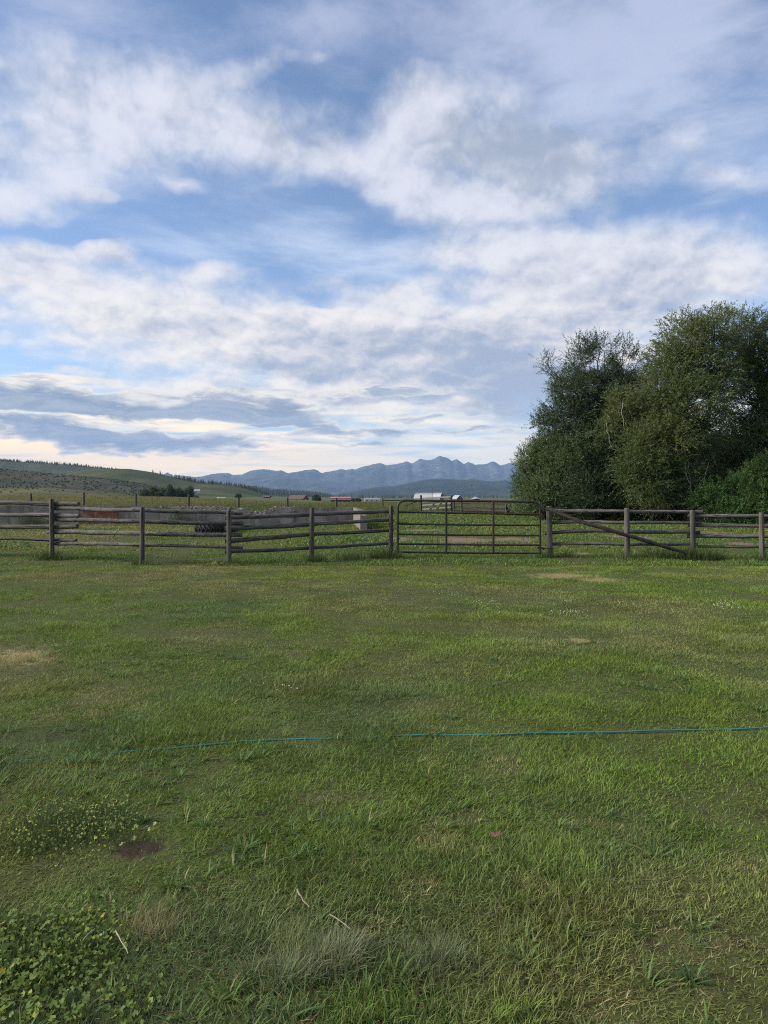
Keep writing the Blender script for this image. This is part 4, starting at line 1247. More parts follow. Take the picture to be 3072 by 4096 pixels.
# big white barn with gambrel roof
bn_ = bplace('gambrel_barn', 1716, 2004, 775, 'big old barn with pale metal gambrel roof seen over the metal gate', 'barn', R(-29))
Lb, Wb = 31.0, 10.5
pr = [(-Wb / 2, 0), (Wb / 2, 0), (Wb / 2, 3.6), (Wb * .30, 7.3), (0, 9.0), (-Wb * .30, 7.3), (-Wb / 2, 3.6)]
mb = MB(); mb.prism([(-Lb / 2, y, z) for y, z in pr], (Lb, 0, 0)); put(mb, 'wall', M_BRNW, bn_)
for nm, m_, x0, x1 in (('roof', M_TIN, -Lb / 2 - .5, Lb * .22), ('roof', M_TINB, Lb * .22, Lb / 2 + .4)):
    mb = MB()
    for s in (-1, 1):
        for (ya, za), (yb_, zb_) in (((Wb / 2 + .5, 3.1), (Wb * .30, 7.35)), ((Wb * .30, 7.35), (0, 9.05))):
            mb.prism([(x0, s * ya, za + .04), (x0, s * yb_, zb_ + .04), (x0, s * yb_, zb_ + .22), (x0, s * ya, za + .22)], (x1 - x0, 0, 0))
    o = put(mb, nm, m_, bn_)
    if m_ is M_TINB:  # right-hand stretch takes the brighter of the two roof tones
        o['label'] = 'brighter right-hand stretch of the metal roof'
panel(bn_, 'door', M_DKW, Lb / 2 + .02, Lb / 2 + .08, -1.5, 1.5, 0, 3.2)
panel(bn_, 'side_boards', M_CREAM, -Lb / 2 + .1, Lb / 2 - .1, -Wb / 2 - .08, -Wb / 2 - .02, .1, 3.1)
for x in (-9, -4, 1, 6):
    panel(bn_, 'window', M_GLASS, x - .5, x + .5, -Wb / 2 - .12, -Wb / 2 - .085, 1.2, 2.2)

sh_ = bplace('small_barn', 1829, 2004, 700, 'small brown gabled barn with pale roof right of the big barn', 'barn', R(-62))
gabled(sh_, 8.5, 7.4, 2.6, 5.9, M_BRNW, M_TINB, .5)
panel(sh_, 'door', M_DKW, 4.27, 4.33, -1, 1, .1, 2.3)
gz = bplace('round_granary', 1902, 2004, 690, 'round shed with pale conical roof right of the small barn', 'granary')
mb = MB(); mb.tube([(0, 0, 0), (0, 0, 2.5)], 4.1, 20); put(mb, 'wall', M_DKW, gz)
mb = MB(); mb.tube([(0, 0, 2.45), (0, 0, 2.6), (0, 0, 4.35), (0, 0, 4.7)], [4.8, 4.75, .5, .15], 20); put(mb, 'roof', M_TINB, gz)
tr_ = bplace('long_white_shed', 1487, 2005, 610, 'long low white shed left of the old wooden fence', 'shed', R(5))
gabled(tr_, 13, 5, 1.9, 2.6, M_WHITE, M_TINB, .2)
for x in (-4, 0, 4):
    panel(tr_, 'window', M_GLASS, x - .6, x + .6, -2.58, -2.52, .8, 1.5)

# left-hand farm
wh = bplace('white_house', 784, 1971, 900, 'white-roofed house high on the green slope', 'house', R(12))
gabled(wh, 9.5, 8, 2.4, 4.6, M_WHITE, M_TINB, .4)
panel(wh, 'window', M_GLASS, -1, 1, -4.08, -4.02, .8, 1.8)
ds = bplace('dark_shed', 783, 1998, 430, 'small dark pointed shed at the foot of the tree clump', 'shed', R(70))
gabled(ds, 4.0, 3.0, .9, 2.6, M_DKW, M_DKW, .15)
panel(ds, 'door', M_GLASS, -2.06, -2.01, -.5, .5, .05, .9)
qh = bplace('arched_hut', 884, 2002, 470, 'arched pale hut with a dark open end near the lone tree', 'hut', R(55))
arcp = [(2.4 * math.cos(a), 2.5 * math.sin(a)) for a in np.linspace(0, math.pi, 13)]
mb = MB(); mb.prism([(-3, y, z) for y, z in arcp], (6, 0, 0)); put(mb, 'shell', M_WHITE, qh)
arcq = [(2.1 * math.cos(a), 2.2 * math.sin(a)) for a in np.linspace(0, math.pi, 13)]
mb = MB(); mb.prism([(-3.08, y, z) for y, z in arcq], (.06, 0, 0)); put(mb, 'dark_end', M_DKW, qh)
gp = bplace('low_grey_shed', 855, 2001, 480, 'low pale flat-roofed shed left of the arched hut', 'shed', R(4))
gabled(gp, 6.4, 3, .9, 1.15, M_CREAM, M_TIN, .15)
hs_ = bplace('farm_house', 1068, 1999, 640, 'small two-storey farmhouse with a dark roof and pale trim left of the red house', 'house', R(-8))
gabled(hs_, 5.6, 5, 2.9, 4.0, M_BRNW, M_BRNR, .45)
panel(hs_, 'porch_trim', M_WHITE, -2.7, 2.7, -2.62, -2.53, 1.45, 1.65)
for x in (-1.6, 0, 1.6):
    panel(hs_, 'window', M_GLASS, x - .4, x + .4, -2.57, -2.52, 1.9, 2.6)
lw = bplace('long_dark_shed', 1036, 2001, 640, 'long dark low shed beside the small farmhouse', 'shed', R(2))
gabled(lw, 7, 4, 1.3, 2.3, M_DKW, M_DKW, .2)

# power poles
PP = [(1475, 1968, 620), (1542, 1965, 560), (1619, 1960, 520), (1729, 1949, 480), (1887, 1934, 420), (1956, 1975, 700)]
for i, (x, t, d) in enumerate(PP):
    p = pt(x, H0 + 30, d); zt = EYE + (H0 - t) / F * d
    e = empty('utility_pole', (p.x, d, p.z), ('thin utility pole above the long white shed', 'second utility pole counting from the long white shed', 'utility pole left of the big gambrel barn', 'utility pole rising behind the big barn roof',
              'tallest utility pole, between the small barn and round granary', 'short far utility pole right of the round granary')[i], 'utility pole', 'utility poles across the valley')
    mb = MB(); mb.tube([(0, 0, 0), (0, 0, zt - p.z)], [.15, .10], 8); put(mb, 'pole', M_BRNW, e)
    mb = MB(); mb.box((-.9, -.05, zt - p.z - .7), (.9, .05, zt - p.z - .55)); put(mb, 'crossarm', M_BRNW, e)

# ------------------------------------------------------------------ far trees and scrub
FT = [(0.045, 0.062, 0.032), (0.070, 0.092, 0.044), (0.10, 0.118, 0.052)]


def far_tree(px, top, base_y, d, w_px, label, seed, group=None, name='round_tree'):
    h = (base_y - top) / F * d
    c = pt(px, (top + base_y) / 2, d)
    w = w_px / F * d / 2
    bz = EYE + (H0 - base_y) / F * d
    rnd = np.random.default_rng(seed)
    lobes = [((c.x + rnd.uniform(-.35, .35) * w, d + rnd.uniform(-.3, .3) * w, bz + h * z), w * r, w * r, h * .5 * r) for z, r in ((.42, .85), (.72, .55), (.28, .9), (.5, .7), (.20, .7))]
    return make_tree(name, label, 'tree', (c.x, d, bz - .3), lobes, FT, seed, 2.2 * (300 / (w * w * h + 20)) ** .5, (.55, .30), 8, .1, (.8, 1.6), .25, 2, .30, group)


far_tree(1264, 1981, 2007, 520, 34, 'round dark tree just right of the red house', 201)
far_tree(953, 1974, 2001, 500, 25, 'lone round tree right of the arched hut', 202)
far_tree(1430, 1995, 2007, 520, 24, 'low round tree right of the open-sided red shed', 203)
far_tree(1412, 1994, 2007, 505, 12, 'small dark tree touching the right end of the open-sided red shed', 204)
for i, (x, t, w) in enumerate([(581, 1956, 36), (614, 1943, 40), (650, 1952, 40), (682, 1940, 42), (718, 1950, 38), (752, 1944, 44), (634, 1968, 34), (735, 1972, 32)]):
    far_tree(x, t, 1999, 430 + (i % 3) * 9, w, 'bushy dark tree of the clump below the green hill', 210 + i, 'trees in the clump below the green hill')

M_PINE = plain('far_conifer', (0.032, 0.045, 0.030), 0.95, 0.35, 0.2)
M_SAGE = plain('sagebrush', (0.042, 0.050, 0.032), 0.95, 0.4, 0.4)


def conifers(name, pts, hts, mtl, label, seed):
    rng = np.random.default_rng(seed)
    V = []; Fc = []; b = 0
    for (x, y, z), h in zip(pts, hts):
        n = 6
        w = h * rng.uniform(.16, .26)
        a0 = rng.random() * 6
        ang = a0 + np.arange(n) * 2 * np.pi / n
        for k, (zb, wt, zt) in enumerate(((.06, 1.0, .55), (.30, .75, .78), (.55, .5, 1.0))):
            ring = np.stack([x + np.cos(ang) * w * wt * rng.uniform(.7, 1.2, n), y + np.sin(ang) * w * wt, np.full(n, z + h * zb) - rng.random(n) * h * .06], -1)
            V.append(ring); V.append([[x, y, z + h * zt]])
            for i in range(n):
                Fc.append((b + i, b + (i + 1) % n, b + n))
            b += n + 1
    o = mesh_np(name, np.vstack(V), np.array(Fc), mtl)
    tag(o, label, 'trees', kind='stuff')


def on_hill(hres, n, trange, prange, seed, dens=None):
    xs, t, v = hres
    rng = np.random.default_rng(seed)
    out = []
    while len(out) < n:
        tt = rng.uniform(*trange); px = rng.uniform(*prange)
        if dens and rng.random() > dens(px, tt):
            continue
        i = np.clip(np.interp(tt, t, np.arange(len(t))), 0, len(t) - 1.001); j = np.clip(np.interp(px, xs, np.arange(len(xs))), 0, len(xs) - 1.001)
        i0, j0 = int(i), int(j); fi, fj = i - i0, j - j0
        p = v[i0, j0] * (1 - fi) * (1 - fj) + v[i0 + 1, j0] * fi * (1 - fj) + v[i0, j0 + 1] * (1 - fi) * fj + v[i0 + 1, j0 + 1] * fi * fj
        out.append(p)
    return np.array(out)


rng = np.random.default_rng(5)
p = on_hill(rb, 620, (-.10, .10), (-300, 470), 6)
conifers('pine_wood', p, rng.uniform(4.5, 10, len(p)) * np.interp(p[:, 0] / 1900 * F + 1536, [0, 300, 470], [1, .85, .5]), M_PINE, 'line of dark pines along the crest of the back hill', 7)
p = on_hill(rb, 650, (-.9, -.72), (-500, 185), 8, lambda x, t: 1.0 if x < 120 else .4)
conifers('fir_wood', p, rng.uniform(9, 17, len(p)), M_PINE, 'dark stand of firs behind the sagebrush hill at far left', 9)
p = on_hill(gh_hill, 260, (-.10, .05), (600, 1075), 10, lambda x, t: np.interp(x, [600, 690, 720, 1075], [.04, .25, 1, 1]))
conifers('ridge_wood', p, rng.uniform(3, 8.5, len(p)), M_PINE, 'scattered pines along the falling crest of the green hill', 11)
p = on_hill(rf, 900, (-.6, .1), (900, 1330), 12)
conifers('valley_wood', p, rng.uniform(6, 15, len(p)), M_PINE, 'far wood on the low ridge behind the red house', 13)
# a far belt of valley trees and hedges at the foot of the mountains
xx = rng.uniform(1290, 2080, 420); ddv = rng.uniform(1500, 3200, 420)
p = np.array([[(a - 1536) / F * b_, b_, float(gh((a - 1536) / F * b_, b_)) - 1] for a, b_ in zip(xx, ddv)])
conifers('valley_trees', p, rng.uniform(5, 12, len(p)), M_PINE, 'far belt of small trees across the valley floor', 14)


def scrub(name, p, r, mtl, label, seed):
    rng = np.random.default_rng(seed)
    n = 7
    V = []; Fc = []; b = 0
    for (x, y, z), q in zip(p, r):
        a = rng.random() * 6 + np.arange(n) * 2 * np.pi / n
        for k, (zr, wr) in enumerate(((-.3, .9), (.35, 1.0), (.85, .6))):
            V.append(np.stack([x + np.cos(a) * q * wr * rng.uniform(.7, 1.25, n), y + np.sin(a) * q * wr * rng.uniform(.7, 1.25, n), z + q * zr * rng.uniform(.8, 1.15, n)], -1))
        V.append([[x, y, z + q * .95]])
        for k in range(2):
            for i in range(n):
                i2 = (i + 1) % n
                Fc += [(b + k * n + i, b + k * n + i2, b + (k + 1) * n + i2), (b + k * n + i, b + (k + 1) * n + i2, b + (k + 1) * n + i)]
        for i in range(n):
            Fc.append((b + 2 * n + i, b + 2 * n + (i + 1) % n, b + 3 * n))
        b += 3 * n + 1
    o = mesh_np(name, np.vstack(V), np.array(Fc), mtl)
    tag(o, label, 'shrubs', kind='stuff')


p = on_hill(sg, 1500, (-.75, .05), (-300, 745), 15, lambda x, t: float(np.clip(.15 + 1.6 * (fbm(x / 60., t * 6, oct=2, s=3) - .3), .05, 1)))
scrub('sagebrush', p, rng.uniform(.4, 1.15, len(p)), M_SAGE, 'dark sagebrush dotted over the hillside', 16)
p = on_hill(kn, 60, (-.6, .0), (-200, 480), 17)
scrub('knoll_scrub', p, rng.uniform(.2, .6, len(p)), M_SAGE, 'few small shrubs on the tawny rise', 18)
GRASS_Q = 1.0
# ------------------------------------------------------------------ grass
M_GRASS = leafmat('grass_blade', 0.32, 0.6, 0.18)


def blades_np(x, y, z, L, w, head, lean, droop, col, segs, rng, tipc=None):
    """curved tapering blades, one row per blade"""
    n = len(x)
    t = np.linspace(0, 1, segs + 1)[None, :]
    h = L[:, None] * (np.sin(lean)[:, None] * t + droop[:, None] * .55 * t ** 2)
    v = L[:, None] * (np.cos(lean)[:, None] * t - droop[:, None] * .50 * t ** 2.2)
    cx = x[:, None] + np.sin(head)[:, None] * h; cy = y[:, None] + np.cos(head)[:, None] * h; cz = z[:, None] + np.maximum(v, -.0 + .004 * t)
    tw = head + np.pi / 2 + rng.normal(0, .5, n)
    sx, sy = np.sin(tw)[:, None], np.cos(tw)[:, None]
    ww = w[:, None] / 2 * np.clip(1.05 - t ** 1.6, .0, 1)
    ww = ww[:, :-1]
    a = np.stack([cx[:, :-1] - sx * ww, cy[:, :-1] - sy * ww, cz[:, :-1]], -1)
    b = np.stack([cx[:, :-1] + sx * ww, cy[:, :-1] + sy * ww, cz[:, :-1]], -1)
    tip = np.stack([cx[:, -1], cy[:, -1], cz[:, -1]], -1)[:, None, :]
    V = np.concatenate([a, b, tip], 1)                      # (n, 2*segs+1, 3)
    m = 2 * segs + 1
    tri = []
    for s in range(segs - 1):
        tri += [(s, segs + s, segs + s + 1), (s, segs + s + 1, s + 1)]
    tri.append((segs - 1, 2 * segs - 1, 2 * segs))
    Fc = (np.arange(n) * m)[:, None, None] + np.array(tri)[None]
    C = np.repeat(col[:, None, :], m, 1)
    if tipc is not None:
        C[:, -1, :] = tipc
        if segs > 1:
            C[:, segs - 1, :] = .5 * (tipc + col); C[:, 2 * segs - 1, :] = .5 * (tipc + col)
    return V.reshape(-1, 3), Fc.reshape(-1, 3), C.reshape(-1, 3)


def sample_strip(d0, d1, density, rng, k=.54, side=1.2, xlim=None):
    area = (d1 - d0) * (k * (d0 + d1) + 2 * side)
    n = int(area * density)
    d = np.sqrt(rng.random(int(n * 1.02)) * (d1 * d1 - d0 * d0) + d0 * d0)
    d = d[:n]
    x = (rng.random(len(d)) * 2 - 1) * (k * d + side)
    if xlim is not None:
        m = (x > xlim[0]) & (x < xlim[1]); x, d = x[m], d[m]
    return x, d


def spots(x, y, lst):
    """sum of soft spots given by photo position (px, py, rx, ry, strength) on the lawn"""
    px = x / y * F + 1536; py = H0 + (EYE - gh(x, y)) * F / y
    r = np.zeros_like(x)
    for cx, cy, rx, ry, s in lst:
        q = ((px - cx) / rx) ** 2 + ((py - cy) / ry) ** 2
        r = np.maximum(r, s * np.exp(-q * 1.1))
    return r


STRAW = [(90, 2625, 120, 38, 1.0), (150, 2660, 60, 25, .7), (20, 2600, 90, 25, .8), (2260, 2303, 130, 9, 1.0), (2390, 2318, 80, 8, 1.0), (2180, 2300, 60, 8, .8),
         (330, 2815, 210, 55, .60), (190, 2850, 110, 30, .7), (480, 2760, 120, 30, .45), (2310, 2562, 34, 10, .75), (2440, 2567, 60, 9, .6), (1500, 2278, 40, 6, .9), (1380, 2281, 30, 5, .8),
         (1650, 2262, 60, 5, .6), (1150, 2610, 120, 30, .35), (740, 3690, 100, 40, .4), (1720, 3560, 110, 60, .6), (1800, 3330, 160, 80, .45), (1300, 3200, 160, 50, .5), (2100, 3560, 120, 60, .45),
         (2800, 3790, 200, 70, .55), (2450, 3980, 200, 70, .45), (1620, 2400, 80, 14, .55), (1450, 3720, 110, 60, .45), (2960, 3480, 160, 60, .35), (2400, 3320, 260, 40, .3), (2330, 4060, 120, 40, .4),
         (1600, 2228, 120, 5, .5), (2300, 2240, 200, 6, .5), (2500, 2258, 200, 5, .35), (800, 2270, 120, 6, .35), (1980, 3060, 300, 40, .35), (700, 2960, 160, 30, .3)]
BARE = [(775, 2578, 105, 17, .95), (545, 3400, 120, 48, 1.1), (330, 3740, 130, 45, .85), (1060, 3850, 55, 40, .7), (2225, 2618, 70, 14, .7), (850, 3415, 70, 22, .6), (1260, 3190, 80, 18, .7),
        (1600, 2402, 45, 8, .8), (1500, 3180, 80, 12, .4), (1680, 3520, 60, 22, .5), (2190, 3540, 60, 16, .5), (100, 4060, 60, 30, .6), (2600, 3760, 70, 24, .4), (1770, 4010, 60, 20, .35)]
LUSH = [(540, 2440, 34, 9, 1.0), (835, 2405, 34, 9, 1.0), (1900, 2600, 260, 60, .5), (2350, 2500, 330, 40, .45), (2250, 3480, 170, 110, .8), (1950, 2960, 160, 30, .5), (2900, 2600, 220, 120, .45),
        (2700, 3080, 260, 110, .55), (560, 3180, 220, 70, .7), (1000, 3000, 140, 30, .5), (260, 3600, 240, 70, .7), (1500, 4060, 260, 100, 1.0), (2050, 4080, 220, 80, .7), (1150, 3420, 120, 120, .5),
        (400, 2420, 230, 40, .3), (2650, 2350, 400, 50, .4), (640, 3480, 120, 60, .6), (900, 4000, 220, 90, .4)]
PALEC = [(640, 3680, 130, 75, 1.0), (1170, 3790, 120, 110, 1.0), (1730, 3830, 110, 90, .9), (960, 3700, 90, 60, .5), (2950, 2560, 90, 14, .6), (150, 2500, 200, 30, .3), (2010, 3020, 90, 30, .6)]
C_FRESH = np.array([0.140, 0.208, 0.042]); C_YEL = np.array([0.205, 0.248, 0.046]); C_BLUE = np.array([0.092, 0.160, 0.064]); C_DRAB = np.array([0.220, 0.222, 0.094])
C_STRAW = np.array([0.47, 0.385, 0.21]); C_BROWN = np.array([0.115, 0.082, 0.045]); C_PALE = np.array([0.23, 0.26, 0.13])

HOSE = [(-2600, 3190), (-1200, 3130), (-300, 3075), (120, 3040), (330, 3024), (480, 3012), (640, 2999), (780, 2987), (950, 2972), (1100, 2963), (1300, 2955), (1620, 2946), (1950, 2943), (2200, 2940), (2520, 2935), (2780, 2925),
        (2930, 2921), (3072, 2917), (3400, 2904), (4400, 2870), (5600, 2850)]
HOSE_SEEN = [(470, 545), (800, 930), (1060, 1120), (1640, 1720), (1990, 2100), (2170, 2320), (2380, 2490), (2540, 2770), (2940, 5600)]


def lawn(d0, d1, dens, Lr, wr, segs, rng, boost=1.0, outer=False):
    x, y = sample_strip(d0, d1, dens, rng, side=5.5 if outer else 1.2)
    if outer:                                   # thinner sward to both sides of the ground in front
        k = np.abs(x) > .54 * y + 1.2
        x, y = x[k], y[k]
    cl = fbm(x / .55, y / .55, oct=3, s=61); c2 = fbm(x / 1.9, y / 1.9, oct=3, s=67); c3 = fbm(x / .16, y / .16, oct=2, s=71); c4 = fbm(x / 4.5, y / 4.5, oct=2, s=73)
    straw = spots(x, y, STRAW); bare = spots(x, y, BARE); lush = spots(x, y, LUSH); pale = spots(x, y, PALEC)
    rag = fbm(x / .22, y / .22, oct=3, s=79)
    straw = np.clip(straw + (rag - .5) * 1.1 * (straw > .08), 0, 1); bare_ = np.clip(bare * 1.25 + (rag - .5) * .9 * (bare > .1), 0, 1)
    keep = rng.random(len(x)) > bare_ * .85
    keep &= rng.random(len(x)) < np.clip(.72 + 1.1 * (c3 - .2) + lush * .3, .7, 1)
    # the hose lies on top of the sward where it shows
    px = x / y * F + 1536; py = H0 + (EYE - gh(x, y)) * F / y
    hy = np.interp(px, [p[0] for p in HOSE], [p[1] for p in HOSE])
    seen = np.zeros(len(x), bool)
    for a, b in HOSE_SEEN:
        seen |= (px > a) & (px < b)
    nearh = seen & (py > hy - 3) & (py < hy + 9)
    keep &= ~nearh | (rng.random(len(x)) < .72)
    (x, y, cl, c2, c3, c4, straw, bare, lush, pale, nearh) = [q[keep] for q in (x, y, cl, c2, c3, c4, straw, bare, lush, pale, nearh)]
    n = len(x)
    tall = np.clip(.55 + 1.5 * (cl - .42) + .5 * lush + .65 * pale - .25 * straw, .5, 1.7)
    L = rng.uniform(*Lr, n) * tall * rng.uniform(.55, 1.22, n)
    L = np.where(nearh, L * .4, L)
    w = rng.uniform(*wr, n) * np.where(pale > .35, .5, 1.0) * np.where(straw > .5, .7, 1.0)
    flow = fbm(x / .8, y / .8, oct=2, s=83) * 4 * np.pi
    head = np.where(rng.random(n) < .40, flow + rng.normal(0, 1.0, n), rng.random(n) * 2 * np.pi)
    upright = np.clip(.2 + 1.4 * (cl - .4) + .6 * lush + .8 * pale, 0, 1)
    lean = np.clip(rng.normal(.95 - .55 * upright, .38), .02, 1.45)
    droop = rng.uniform(.1, .9, n) * (1 - .4 * pale)
    a = np.clip((c2 - .36) * 3.2, 0, 1)[:, None]; b = np.clip((c4 - .38) * 3.2, 0, 1)[:, None]
    col = C_FRESH * (1 - a) + C_DRAB * a
    col = col * (1 - .55 * b) + C_YEL * .55 * b
    bl = np.clip((fbm(x / 1.1 + 40, y / 1.1, oct=2, s=89) - .52) * 4, 0, 1)[:, None]
    col = col * (1 - .7 * bl) + C_BLUE * .7 * bl
    right = np.clip((x / y) * 1.0 + .1, 0, .6)[:, None]                # the right-hand lawn is a fresher yellow-green
    col = col * (1 - right * .5) + C_YEL * right * .5 * np.array([.82, 1.0, .75])
    lc = lush[:, None] * .75
    col = col * (1 - lc) + (C_FRESH * np.array([1.0, 1.12, .9])) * lc
    pc = pale[:, None] * .8
    col = col * (1 - pc) + C_PALE * pc
    u = rng.random(n)
    dry = (u < .045 + .85 * straw + .07 * np.clip(c2 - .45, 0, 1) * 3)
    col = np.where(dry[:, None], C_STRAW * (np.where(straw > .3, rng.uniform(.6, 1.15, n), rng.uniform(.35, .8, n)))[:, None], col)
    w = np.where(dry, w * .65, w); L = np.where(dry & (straw < .3), L * .8, L)
    brn = (rng.random(n) < .05 + .25 * bare)
    col = np.where(brn[:, None], C_BROWN, col)
    mott = fbm(x / .28, y / .28, oct=3, s=97)
    col = col * rng.uniform(.70, 1.32, (n, 1)) * (.84 + .36 * np.clip((mott - .25) * 2, 0, 1))[:, None] * boost
    tipc = col * np.array([1.18, 1.12, 1.05])
    z = gh(x, y) - .004
    return blades_np(x, y, z, L, w, head, lean, droop, col, segs, rng, tipc)


def join(parts):
    V = []; Fc = []; C = []; b = 0
    for v, f, c in parts:
        V.append(v); Fc.append(f + b); C.append(c); b += len(v)
    return np.vstack(V), np.vstack(Fc), np.vstack(C)


rng = np.random.default_rng(17)
Q = GRASS_Q
parts = [lawn(.9, 3.2, 26000 * Q, (.026, .070), (.0022, .0048), 4, rng), lawn(3.2, 5.6, 19000 * Q, (.027, .066), (.0024, .0050), 3, rng),
         lawn(5.6, 9.0, 11000 * Q, (.028, .060), (.0032, .0060), 2, rng), lawn(9.0, 15.2, 5600 * Q, (.030, .058), (.0046, .0085), 2, rng, 1.0)]


# coarse broad-bladed clumps that stand out of the turf near the camera
def coarse(n_cl, rng):
    d = np.sqrt(rng.random(n_cl) * (7.2 ** 2 - 1.6 ** 2) + 1.6 ** 2); x0 = (rng.random(n_cl) * 2 - 1) * (.54 * d + .5)
    px = x0 / d * F + 1536; py = H0 + EYE * F / d
    pref = .22 + .9 * spots(x0, d, [(450, 3200, 420, 170, 1), (330, 3560, 420, 170, 1), (1050, 3380, 240, 190, .9), (820, 3950, 420, 160, 1), (2050, 3480, 420, 200, .55), (2700, 3250, 420, 260, .45), (1500, 4060, 300, 100, .6), (1000, 3020, 260, 60, .6), (2500, 3900, 400, 200, .35)])
    pref *= np.clip((fbm(x0 / .7, d / .7, oct=2, s=311) - .3) * 4, .1, 1.2)
    k = rng.random(n_cl) < pref
    x0, d = x0[k], d[k]
    m = rng.integers(9, 34, len(x0)); ci = np.repeat(np.arange(len(x0)), m); n = len(ci)
    rad = rng.uniform(.015, .06, len(x0))[ci]
    a = rng.random(n) * 2 * np.pi; q = rad * np.sqrt(rng.random(n))
    x = x0[ci] + np.sin(a) * q; y = d[ci] + np.cos(a) * q
    big = rng.uniform(.65, 1.25, len(x0))[ci]
    L = rng.uniform(.042, .09, n) * big; w = rng.uniform(.0040, .0082, n) * (.6 + .4 * big)
    head = np.where(rng.random(n) < .75, a, rng.random(n) * 2 * np.pi); lean = np.clip(rng.normal(.7, .35, n), .05, 1.35); droop = rng.uniform(.15, 1.0, n)
    t = rng.random(len(x0))[ci][:, None]
    col = np.array([.085, .150, .058]) * (1 - t) + np.array([.135, .205, .048]) * t
    col = col * rng.uniform(.75, 1.25, (n, 1))
    dry = rng.random(n) < .05
    col = np.where(dry[:, None], np.array([.30, .255, .13]), col)
    return blades_np(x, y, gh(x, y) - .003, L, w, head, lean, droop, col, 4, rng, col * 1.12)


parts += [lawn(.9, 3.2, 9000 * Q, (.03, .075), (.004, .008), 2, rng, outer=True), lawn(3.2, 7.5, 5000 * Q, (.03, .07), (.005, .009), 2, rng, outer=True), lawn(7.5, 15.2, 2600 * Q, (.03, .065), (.007, .012), 2, rng, outer=True)]
parts.append(coarse(2600, rng))
v, f, c = join(parts)
o = mesh_np('lawn_grass', v, f, M_GRASS, c)
tag(o, 'uneven mown lawn with straw-coloured and bare patches', 'grass', kind='stuff')

# rougher sward along the fence and inside the corral
def rough(d0, d1, dens, Lr, wr, rng, xlim=None, k=.56):
    x, y = sample_strip(d0, d1, dens, rng, k, 5.0, xlim)
    cl = fbm(x / .9, y / .9, oct=3, s=161); c2 = fbm(x / 3.5, y / 3.5, oct=3, s=167)
    e = np.zeros(len(x))
    for ex, ey, rx, ry in EARTH:
        e = np.maximum(e, 1.25 - np.hypot((x - ex) / rx, (y - ey) / ry))
    keep = rng.random(len(x)) > np.clip((e + (fbm(x / .5, y / .5, oct=3, s=171) - .5) * 1.6 * (e > 0)) * 1.3, 0, .93)
    keep &= rng.random(len(x)) < np.clip(.35 + 2.2 * (cl - .25), .25, 1)
    x, y, cl, c2 = x[keep], y[keep], cl[keep], c2[keep]
    n = len(x)
    tall = np.clip(.45 + 2.0 * (cl - .35), .3, 1.6)
    L = rng.uniform(*Lr, n) * tall; w = rng.uniform(*wr, n)
    head = rng.random(n) * 2 * np.pi; lean = np.clip(rng.normal(.75, .4, n), .02, 1.4); droop = rng.uniform(.1, .9, n)
    a = np.clip((c2 - .36) * 3.2, 0, 1)[:, None]
    col = (C_FRESH * np.array([.62, .74, .7])) * (1 - a) + C_YEL * np.array([.56, .66, .6]) * a
    lx = np.clip((-x - 3) / 6, 0, 1)[:, None] * np.clip((c2 - .3) * 3, 0, 1)[:, None]
    col = col * (1 - .6 * lx) + C_DRAB * .85 * .6 * lx
    dry = rng.random(n) < .10 + .12 * lx[:, 0]
    col = np.where(dry[:, None], C_STRAW * .75, col) * rng.uniform(.7, 1.35, (n, 1))
    return blades_np(x, y, gh(x, y) - .006, L, w, head, lean, droop, col, 2, rng, col * 1.15)


v, f, c = join([rough(15.2, 20, 1500 * Q, (.05, .12), (.008, .014), rng), rough(20, 30, 620 * Q, (.06, .13), (.012, .024), rng), rough(30, 42, 300 * Q, (.07, .14), (.02, .036), rng),
                rough(42, 72, 130 * Q, (.07, .14), (.03, .06), rng, (-4.5, 14), .6)])
o = mesh_np('corral_grass', v, f, M_GRASS, c)
tag(o, 'short weedy grass in the corral between the fences and the concrete wall', 'grass', kind='stuff')

# tall hay meadow beyond
def meadow(d0, d1, dens, rng):
    x, y = sample_strip(d0, d1, dens, rng, .58, 8)
    lim = np.interp(x / y, [-.6, -.05, -.02, .05, .09, .17, .23, .6], [40.5, 40.5, 41, 73.5, 70.5, 56, 50, 50])
    keep = y > lim + .4
    x, y = x[keep], y[keep]
    n = len(x)
    c2 = fbm(x / 9, y / 14, oct=3, s=261)
    L = rng.uniform(.45, .85, n); w = rng.uniform(.014, .03, n) * (y / 60) ** .7
    head = rng.random(n) * 2 * np.pi; lean = np.clip(rng.normal(.22, .16, n), .0, .8); droop = rng.uniform(0, .5, n)
    a = np.clip((c2 - .38) * 3.2, 0, 1)[:, None]
    col = np.array([.070, .100, .030]) * (1 - a) + np.array([.095, .122, .040]) * a
    tan = np.clip((y - 70) / 60, 0, 1) * np.clip(-x / y * 2.2 + .15, .1, .9)
    seed = rng.random(n) < .18 + .5 * tan
    tip = np.where(seed[:, None], np.array([.27, .20, .105]), col * 1.1)
    col = np.where((rng.random(n) < .3 * tan)[:, None], np.array([.22, .18, .08]), col) * rng.uniform(.7, 1.3, (n, 1))
    return blades_np(x, y, gh(x, y) - .02, L, w, head, lean, droop, col, 2, rng, tip)


v, f, c = join([meadow(40, 75, 42 * Q, rng), meadow(75, 130, 14 * Q, rng), meadow(130, 230, 4 * Q, rng)])
o = mesh_np('hay_meadow', v, f, M_GRASS, c)
tag(o, 'tall seeding meadow grass behind the concrete wall and wire fence', 'grass', kind='stuff')


